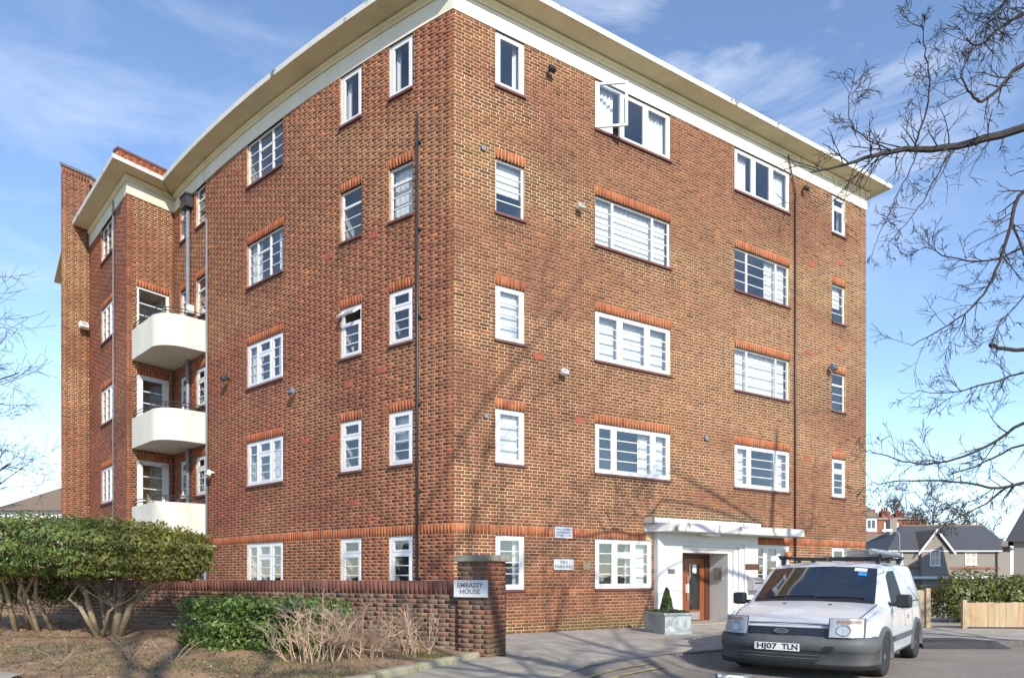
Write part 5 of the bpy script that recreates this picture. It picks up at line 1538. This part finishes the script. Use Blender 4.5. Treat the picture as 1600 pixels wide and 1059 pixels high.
VM().tube([(.60, 1.75, 1.945), (.60, 3.7, 1.945)], .028, 10).build('tube', M['pipe_grey'], tb)
# dropped tube on the road in front of the van
d_ = at(1165, 1047, 10.0); dq = (2.95, 9.15, ROAD)
e = empty('crumpled_tube', dq, 0.15, 'pale grey crumpled tube lying on the road before the van bumper', 'litter')
MB().tube([(-.16, 0, .035), (-.05, .01, .04), (.10, -.01, .032), (.26, .01, .035)], [.032, .038, .028, .034], 8).build('tube', M['alu'], e, True)
MB().lathe([(.045, -.03), (.05, .02), (.03, .03)], 10, 'x', (-.20, 0, .05)).build('end_cap', M['pipe_grey'], e)

# ------------------------------------------------------------------ fence, hedge and houses beyond the road
def fence(name, label, a, b, h, panels):
    a, b = np.array(a, float), np.array(b, float)
    t_ = b - a; L = np.linalg.norm(t_); t_ /= L
    e = empty(name, (a[0], a[1], 0), math.atan2(t_[1], t_[0]), label, 'fence')
    n = int(L / .135)
    for i in range(n):
        x = i * L / n
        MB().box(x + .003, x + L / n - .003, -.012 + random.uniform(-.004, .004), .012, .04, h + random.uniform(-.012, .012)).build('board', M[random.choice(('fence', 'fence', 'fence_grey', 'fence_warm'))], e)
    for z in (.2, h - .15): MB().box(0, L, .013, .06, z, z + .06).build('rail', M['fence'], e)
    for x in panels: MB().box(x - .05, x + .05, -.06, .04, 0, h + .06).build('post', M['fence'], e)
    return e
fence('board_fence', 'pale new timber board fence right of the hedge gap', (11.05, 16.75), (16.5, 16.2), .64, [0.0, 1.55, 3.1, 4.6])
fence('board_fence', 'taller timber board fence panel behind the parked van', (9.0, 17.2), (10.35, 17.0), .92, [1.33, .05])
blobs = [(12.2 + k * .62, 18.9 + .2 * math.sin(k * 2), .65 + .12 * math.sin(k * 1.7), .62, .7, .72) for k in range(0, 8)] + [(11.0, 20.0, .55, .6, .6, .6), (10.4, 20.6, .5, .6, .6, .55), (11.6, 19.6, .45, .5, .5, .5)]
b3 = (12.5, 19.2, 0)
shrub('boundary_bush', 'bushy olive green bushes growing behind the timber fence', b3, [([(x, 19.2, 0), (x, 19.2, .4), (x + .1, 19.2, .8)], .04) for x in (11.5, 12.5, 13.5, 15, 16)], blobs, 26000, .045, [(0.15, 0.175, .035), (.11, .135, .032), (.20, .20, .05), (.07, .09, .025)], None, 9)

def house_windows(e, rects, y, lit):
    for (x0, x1, z0, z1), l_ in zip(rects, lit):
        w = MB(); w.box(x0 - .12, x1 + .12, y - .09, y - .002, z0 - .14, z0); w.box(x0 - .1, x0, y - .06, y - .002, z0, z1); w.box(x1, x1 + .1, y - .06, y - .002, z0, z1); w.box(x0 - .1, x1 + .1, y - .06, y - .002, z1, z1 + .1)
        w.box(x0, x1, y - .05, y - .004, (z0 + z1) / 2 - .03, (z0 + z1) / 2 + .03); w.box((x0 + x1) / 2 - .025, (x0 + x1) / 2 + .025, y - .048, y - .004, z0, z1)
        f = w.build('window', M['trim_white'], e)
        MB().box(x0, x1, y - .03, y - .003, z0, z1).build('pane', M['pane_lit'] if l_ else M['pane_dark'], f)
def gable_roof(x0, x1, y0, y1, z0, z1, o=.3, t=.12):
    ym = (y0 + y1) / 2; mb = MB()
    mb.add([(x0 - o, y0 - o, z0), (x1 + o, y0 - o, z0), (x1 + o, ym, z1), (x0 - o, ym, z1), (x0 - o, y1 + o, z0), (x1 + o, y1 + o, z0),
            (x0 - o, y0 - o, z0 - t), (x1 + o, y0 - o, z0 - t), (x0 - o, y1 + o, z0 - t), (x1 + o, y1 + o, z0 - t)],
           [(0, 1, 2, 3), (3, 2, 5, 4), (6, 7, 1, 0), (5, 9, 8, 4), (0, 3, 4, 8, 6), (7, 9, 5, 2, 1), (6, 8, 9, 7)])
    return mb
# grey stock brick cottages with a gable
e = empty('grey_brick_house', (35.2, 64, 0), 0, 'grey brick house with slate roof and white gable boards beyond the hedge', 'house')
MB().box(0, 11.4, 0, 8, 0, 3.75).build('wall', M['house_grey'], e)
hr = MB(); hr.add([(-.25, -.25, 3.70), (11.65, -.25, 3.70), (11.65, 8.25, 3.70), (-.25, 8.25, 3.70), (3.4, 4, 6.3), (11.65, 4, 6.3)], [(0, 1, 5, 4), (1, 2, 5), (2, 3, 4, 5), (3, 0, 4), (3, 2, 1, 0)]); hr.build('roof', M['slate'], e)
gb = MB(); gb.add([(2.9, -.3, 0), (5.5, -.3, 0), (5.5, -.3, 3.75), (4.2, -.3, 5.45), (2.9, -.3, 3.75), (2.9, 3, 0), (5.5, 3, 0), (5.5, 3, 3.75), (4.2, 3, 5.45), (2.9, 3, 3.75)], [(0, 1, 2, 3, 4), (1, 6, 7, 2), (0, 4, 9, 5)])
gb.build('gable_wall', M['house_grey'], e)
gr = MB(); gr.add([(2.55, -.55, 3.5), (4.2, -.55, 5.62), (4.2, 3.5, 5.62), (2.55, 3.5, 3.5), (5.85, -.55, 3.5), (5.85, 3.5, 3.5)], [(0, 1, 2, 3), (1, 4, 5, 2)]); gr.build('gable_roof', M['tile_brown'], e)
for s_ in (-1, 1):
    bb_ = MB(); bb_.add([(4.2, -.60, 5.68), (4.2 + s_ * 1.72, -.60, 3.46), (4.2 + s_ * 1.72, -.60, 3.22), (4.2, -.60, 5.42), (4.2, -.5, 5.68), (4.2 + s_ * 1.72, -.5, 3.46), (4.2 + s_ * 1.72, -.5, 3.22), (4.2, -.5, 5.42)], [(0, 1, 2, 3), (7, 6, 5, 4), (0, 4, 5, 1), (3, 2, 6, 7)])
    bb_.build('barge_board', M['trim_white'], e)
house_windows(e, [(3.75, 4.5, 2.35, 3.65)], -.3, [1]); house_windows(e, [(7.2, 8.1, 2.45, 3.6), (.8, 1.2, 2.5, 3.4)], 0, [1, 0])
MB().box(-.1, 10.3, -.06, -.003, 1.95, 2.15).build('string_course', M['house_red'], e)
MB().box(2.0, 9.5, -.7, -.05, 1.05, 1.28).build('bay_flashing', M['trim_white'], e)
ch = MB().box(2.0, 2.7, 3.4, 4.2, 5.3, 6.9).build('chimney', M['house_grey'], e)
for k in (2.15, 2.45): MB().lathe([(.1, 6.9), (.08, 7.3)], 10, 'z', (k, 3.8, 0)).build('chimney_pot', M['terracotta'], ch)
MB().box(3.4, 11.6, 3.9, 4.1, 6.25, 6.40).build('ridge', M['tile_brown'], e)
MB().box(-.25, 10.4, -.33, -.24, 3.58, 3.68).build('gutter', M['trim_white'], e)
MB().box(10.0, 10.12, -.12, -.01, 0, 3.6).build('downpipe', M['black'], e)
# dark house edge on the right
e = empty('dark_gabled_house', (36.6, 50, 0), -R(36.5), 'brown brick house with steep dark slate roof right of the grey house', 'house')
MB().box(0, 9, 0, 8, 0, 3.9).build('wall', M['house_grey'], e)
rfm = MB(); rfm.add([(-.5, -.4, 3.8), (-.5, 8.4, 3.8), (2.2, -.4, 9.5), (2.2, 8.4, 9.5), (5, -.4, 3.8), (5, 8.4, 3.8)], [(0, 2, 3, 1), (2, 4, 5, 3), (0, 4, 2), (1, 3, 5)]); rfm.build('roof', M['slate'], e)
MB().box(-.7, -.3, -.5, 8.5, 3.45, 3.85).build('eaves_board', M['house_grey'], e)
# red brick building with turret
e = empty('red_brick_mansion', (48.3, 95, 0), 0, 'distant red brick mansion with white windowed turret behind the rooftops', 'house')
MB().box(1.8, 9.6, 1, 10, 0, 9.2).build('wall', M['house_red'], e)
MB().box(1.6, 9.8, .8, 10.2, 9.2, 9.5).build('parapet', M['house_grey'], e)
MB().prism([(-.2, 0), (.5, -.8), (1.6, -.8), (2.2, 0), (2.2, 2), (-.2, 2)], 0, 7.4).build('turret_wall', M['house_red'], e)
tw_ = MB().prism([(-.3, 0), (.5, -.9), (1.7, -.9), (2.3, 0), (2.3, 2), (-.3, 2)], 7.4, 9.4).build('turret_band', M['trim_white'], e)
for x in (.58, 1.15): MB().box(x, x + .42, -.96, -.91, 7.9, 9.0).build('pane', M['pane_dark'], tw_)
tr_ = MB(); tr_.add([(-.6, 0, 9.4), (.4, -1.2, 9.4), (1.8, -1.2, 9.4), (2.6, 0, 9.4), (2.6, 2.3, 9.4), (-.6, 2.3, 9.4), (1.0, .7, 11.4)], [(0, 1, 6), (1, 2, 6), (2, 3, 6), (3, 4, 6), (4, 5, 6), (5, 0, 6)]); tr_.build('turret_roof', M['tile_brown'], e)
MB().box(3.8, 5.8, .9, .99, 7.4, 8.8).build('white_panel', M['trim_white'], e)
for x, z in ((3.4, 10.5), (5.2, 10.7), (7.2, 10.4)):
    c_ = MB().box(x, x + 1.2, 4, 5, 9.5, z).build('chimney', M['house_red'], e)
    for k in range(3): MB().lathe([(.14, z), (.12, z + .5)], 10, 'z', (x + .25 + k * .35, 4.5, 0)).build('chimney_pot', M['terracotta'], c_)
e = empty('brown_roofed_house', (43.4, 82, 0), 0, 'house with sloping brown tiled roof in front of the red mansion', 'house')
MB().box(-1, 6, 0, 8, 0, 3.2).build('wall', M['house_grey'], e)
gable_roof(-1, 6, 0, 8, 3.2, 6.6, .3).build('roof', M['tile_brown'], e)
# street lamp
sl = at(1405, 900, 40)
e = empty('street_lamp', (sl[0], sl[1], 0), 0, 'grey street lamp with short arm standing before the grey house', 'street lamp')
MB().tube([(0, 0, 0), (0, 0, 3.6), (-.05, 0, 3.8), (-.25, 0, 3.9), (-.5, 0, 3.93)], .05, 8).build('pole', M['pipe_grey'], e, True)
MB().add([(-1.05, -.1, 3.9), (-.45, -.1, 3.88), (-.45, .1, 3.88), (-1.05, .1, 3.9), (-1.0, -.08, 4.0), (-.45, -.08, 4.02), (-.45, .08, 4.02), (-1.0, .08, 4.0)], [(0,3,2,1),(4,5,6,7),(0,1,5,4),(1,2,6,5),(2,3,7,6),(3,0,4,7)]).build('lamp_head', M['steel_grey'], e)
# houses far left
e = empty('hipped_roof_house', (-46.5, 62, 0), 0, 'pale house with hipped brown roof far left beyond the shrubs', 'house')
MB().box(0, 8, 0, 8, 4.3, 7.2).build('wall', M['trim_white'], e); MB().box(-.05, 8.05, -.05, 8.05, 0, 4.3).build('lower_wall', M['house_red'], e)
rfm = MB(); rfm.add([(-.5, -.5, 7.2), (8.5, -.5, 7.2), (8.5, 8.5, 7.2), (-.5, 8.5, 7.2), (3, 4, 9.8), (5, 4, 9.8)], [(0, 1, 5, 4), (1, 2, 5), (2, 3, 4, 5), (3, 0, 4), (3, 2, 1, 0)]); rfm.build('roof', M['tile_brown'], e)
house_windows(e, [(1.6, 2.6, 4.6, 6.2), (4.6, 5.6, 4.6, 6.2)], 0, [0, 0])
e = empty('grey_roofed_house', (-58, 68, 0), 0, 'low grey roofed house at the far left behind the bare tree', 'house')
MB().box(0, 12, 0, 8, 0, 5.8).build('wall', M['house_grey'], e)
gable_roof(0, 12, 0, 8, 5.8, 8.6, .3).build('roof', M['tile_brown'], e)

# ------------------------------------------------------------------ bare trees
class Tree:
    def __init__(self, seed): self.r = random.Random(seed); self.tw = MB(); self.count = 0
    def branch(self, p, d, L, r, lv, maxlv, droop=0.0, kids=(3, 5), n=5, minr=.003, wob=.14, spread=.75):
        rr = self.r; pts = [p.copy()]; q = p.copy(); dd = d.normalized()
        dirs = [dd]
        for i in range(n):
            dd = (dd + Vector((rr.gauss(0, wob), rr.gauss(0, wob), rr.gauss(-droop, wob)))).normalized()
            q = q + dd * (L / n); pts.append(q.copy()); dirs.append(dd)
        rs = [max(minr, r * (1 - .6 * i / n)) for i in range(n + 1)]
        self.tw.tube(pts, rs, 5 if lv == 0 else (4 if lv < 2 else 3), False); self.count += 1
        if lv < maxlv: self.side(pts, dirs, rs, L, lv, maxlv, droop, kids, minr, wob, spread)
    def side(self, pts, dirs, rs, L, lv, maxlv, droop, kids, minr, wob, spread, lf=(.35, .7)):
        rr = self.r; n = len(pts) - 1
        for c in range(rr.randint(*kids)):
            f = rr.uniform(.2, 1.0) * n; i = min(int(f), n - 1); q = pts[i].lerp(pts[i + 1], f - i)
            dv = dirs[min(i, len(dirs) - 1)]
            o = Vector((rr.gauss(0, 1), rr.gauss(0, 1), rr.gauss(0.1, 1))); o = (o - dv * o.dot(dv)).normalized()
            nd = (dv * rr.uniform(.5, 1.0) + o * spread * rr.uniform(.7, 1.3)).normalized()
            self.branch(q, nd, L * rr.uniform(*lf), max(minr, rs[i] * .55), lv + 1, maxlv, droop, kids, 4, minr, wob, spread)

def limb(T_, ptsv, r0, r1, kids, L, maxlv, droop=0.02, minr=.004, wob=.10, kk=(2, 4)):
    sm = [Vector(p) for p in ptsv]
    for _ in range(2):                                           # round the corners, keep the ends
        nw = [sm[0]]
        for p, q in zip(sm, sm[1:]): nw += [p.lerp(q, .25), p.lerp(q, .75)]
        sm = nw + [sm[-1]]
    sm = [p + Vector((T_.r.gauss(0, .008), T_.r.gauss(0, .008), T_.r.gauss(0, .008))) for p in sm]
    n = len(sm) - 1; kids = int(kids * .8)
    rs = [r0 + (r1 - r0) * i / n for i in range(n + 1)]
    T_.tw.tube(sm, rs, 7, False)
    dirs = [(sm[min(i + 1, n)] - sm[max(i - 1, 0)]).normalized() for i in range(n + 1)]
    for c in range(kids):
        f = T_.r.uniform(.02, 1) * n; i = min(int(f), n - 1); q = sm[i].lerp(sm[i + 1], f - i); dv = dirs[i]
        o = Vector((T_.r.gauss(0, 1), T_.r.gauss(0, .8), T_.r.gauss(0, 1))); o = (o - dv * o.dot(dv)).normalized()
        T_.branch(q, (dv * T_.r.uniform(.4, 1) + o * .85).normalized(), L * T_.r.uniform(.35, 1.1), min(.011, max(minr, rs[i] * .45)), 1, maxlv, droop, kk, 4, minr, wob, .7)

t1 = Tree(5)
Yt = 12.6
trunk_xy = (12.4, 7.7)
e_tree = empty('bare_street_tree', (trunk_xy[0], trunk_xy[1], 0), 0, 'large leafless street tree whose branches reach towards the block eaves', 'tree')
tt = MB(); tt.tube([(0, 0, -.05), (.05, 0, 1.5), (.0, 0, 4.0), (-.1, -.1, 7.0), (0, 0, 10.0), (.3, .1, 13.5)], [.22, .18, .16, .13, .10, .05], 12); tt.build('trunk', M['bark'], e_tree, True)
def tp(z): return (trunk_xy[0], trunk_xy[1], 1.27 + (z - 1.27) * .78)
TS = 0.75                                                   # the tree stands on the near side of the road
def A(*pp): return [at(x, y, Y * TS) for x, y, Y in pp]
def AT(*pp):
    # the limb carried on in its own direction as far as the trunk
    P_ = A(*pp); d = P_[0] - P_[1]; k = (trunk_xy[0] - P_[0][0]) / max(d[0], .2)
    z = min(10.5, max(2.2, P_[0][2] + .5 * d[2] * k))
    return [np.array([trunk_xy[0], trunk_xy[1], z])] + P_
limb(t1, AT((1600, 200, 12.9), (1500, 230, 12.7), (1430, 233, 12.6), (1385, 236, 12.4), (1330, 257, 12.2), (1268, 269, 12.0)), 0.0716, 0.0072, 52, 0.660, 3, .01, .0031)
limb(t1, A((1430, 233, 12.6), (1442, 190, 12.5), (1455, 140, 12.4), (1448, 95, 12.4), (1440, 50, 12.3), (1444, 20, 12.3)), 0.0158, 0.0036, 27, 0.429, 3, -.02, .0031)
limb(t1, A((1392, 236, 12.4), (1350, 215, 12.3), (1328, 195, 12.2), (1324, 160, 12.2), (1332, 130, 12.2)), 0.0110, 0.0030, 20, 0.363, 3, -.02, .0031)
limb(t1, A((1485, 236, 12.6), (1465, 275, 12.5), (1445, 310, 12.4), (1420, 345, 12.3), (1385, 385, 12.2)), 0.0118, 0.0030, 22, 0.363, 3, .02, .0031)
limb(t1, A((1435, 236, 12.5), (1415, 280, 12.4), (1390, 330, 12.3), (1368, 380, 12.2)), 0.0095, 0.0030, 17, 0.330, 3, .02, .0031)
limb(t1, AT((1600, 92, 12.9), (1560, 140, 12.7), (1530, 163, 12.6), (1515, 145, 12.5), (1498, 115, 12.4)), 0.0394, 0.0060, 32, 0.495, 3, -.01, .0031)
limb(t1, AT((1600, 20, 13.0), (1560, 45, 12.7), (1530, 75, 12.6), (1505, 60, 12.5)), 0.0316, 0.0060, 50, 0.462, 3, .03, .0031)
limb(t1, AT((1605, -30, 12.7), (1575, 0, 12.5), (1545, 30, 12.4)), 0.0237, 0.0060, 42, 0.462, 3, .05, .0031)
limb(t1, AT((1600, 285, 12.6), (1580, 345, 12.4), (1560, 420, 12.3), (1535, 465, 12.2), (1490, 505, 12.1), (1425, 540, 12.0)), 0.0335, 0.0042, 50, 0.495, 3, .03, .0031)
limb(t1, AT((1600, 385, 13.2), (1550, 410, 13.0), (1490, 405, 12.9), (1445, 385, 12.8)), 0.0237, 0.0036, 30, 0.396, 3, .01, .0031)
limb(t1, AT((1600, 548, 12.9), (1570, 545, 12.8), (1547, 539, 12.7)), 0.0296, 0.0252, 3, 0.264, 2, 0, .0031)
limb(t1, AT((1600, 580, 12.6), (1540, 600, 12.5), (1490, 615, 12.4), (1430, 610, 12.3)), 0.0197, 0.0030, 35, 0.396, 3, .01, .0031)
limb(t1, AT((1600, 655, 12.4), (1560, 690, 12.3), (1500, 715, 12.2), (1440, 727, 12.1), (1390, 715, 12.0), (1352, 702, 11.9)), 0.0276, 0.0036, 37, 0.462, 3, 0, .0031)
limb(t1, AT((1600, 690, 12.8), (1545, 720, 12.7), (1480, 742, 12.6)), 0.0237, 0.0060, 27, 0.396, 3, 0, .0031)
limb(t1, AT((1600, 750, 12.3), (1570, 765, 12.2), (1500, 752, 12.1), (1420, 750, 12.0), (1360, 755, 11.9)), 0.0296, 0.0036, 37, 0.429, 3, 0, .0031)
limb(t1, A((1572, 762, 12.2), (1530, 795, 12.1), (1490, 810, 12.0), (1470, 820, 12.0)), 0.0138, 0.0036, 15, 0.330, 3, 0.02, .0031)
limb(t1, A((1580, 345, 12.4), (1610, 420, 12.3), (1600, 470, 12.2), (1560, 500, 12.1), (1545, 560, 12.0)), 0.0158, 0.0036, 27, 0.396, 3, .04, .0031)
for k in range(10):
    a = random.uniform(-1.3, 1.0)
    t1.branch(Vector(tp(5 + k * .8)), Vector((math.cos(a), math.sin(a) * .8, .55)), random.uniform(1.8, 2.8), .055, 0, 3, 0, (3, 4), 6, .004)
o = t1.tw.build('branches', M['bark'], e_tree); o.location = (-trunk_xy[0], -trunk_xy[1], 0)

def whole_tree(name, label, base, H, seed, m, trunk_r=.2, minr=.012, lv=4, spread=.8, nl=9, kids=(3, 4), lo=.3):
    e = empty(name, base, 0, label, 'tree'); T_ = Tree(seed)
    tr = MB(); pts = []; q = Vector((0, 0, -.1))
    for i in range(7):
        pts.append(q.copy()); q = q + Vector((T_.r.gauss(0, .02 * H), T_.r.gauss(0, .02 * H), H * .13))
    rs = [trunk_r * (1 - .11 * i) for i in range(7)]
    tr.tube(pts, rs, 10); tr.build('trunk', m, e, True)
    for k in range(nl):
        f = lo + (1 - lo) * k / (nl - 1); f *= 6; i = min(int(f), 5); p = pts[i].lerp(pts[i + 1], f - i)
        a = k * 2.4 + T_.r.uniform(-.4, .4)
        T_.branch(p, Vector((math.cos(a) * spread, math.sin(a) * spread, .75 + .3 * k / nl)), H * T_.r.uniform(.30, .42), rs[i] * .5, 0, lv - 1, -.01, kids, 6, minr, .12, .7)
    T_.tw.build('branches', m, e)
    return e
# trees in the background
for i, (x, Y, H, lab) in enumerate(((1420, 100, 13.0, 'distant leafless tree rising behind the red mansion chimneys'), (1470, 92, 13.0, 'distant wide leafless tree above the grey house gable'), (1520, 96, 11.5, 'distant lower leafless tree above the long slate roof'), (1370, 105, 12.5, 'distant leafless tree beside the mansion turret'))):
    whole_tree('far_tree', lab, ((x - 800) / 1070 * Y, Y, -.1), H, 60 + i, M['far_bark'], .25, .028, 4, .9, 10, (4, 5))
whole_tree('garden_tree', 'leafless tree at the far left reaching past the stair tower', (-28.5, 33, -.1), 13.5, 71, M['far_bark'], .26, .010, 4, 1.0, 12, (4, 5), .25)
whole_tree('garden_tree', 'second leafless tree further off behind the left hand houses', (-46, 55, -.1), 12, 72, M['far_bark'], .26, .018, 4, 1.0, 10, (4, 5), .25)
# street trees across the road behind the viewer: their shadows fall on the wall and the road
whole_tree('opposite_tree', 'tall leafless street tree across the road opposite the entrance', (7.6, -4.5, -.1), 19.0, 81, M['bark'], .26, .008, 4, .75, 12, (3, 4), .30)
whole_tree('opposite_tree', 'leafless street tree across the road opposite the street corner', (2.2, -9.0, -.1), 18.0, 83, M['bark'], .24, .008, 4, .8, 11, (3, 4), .30)
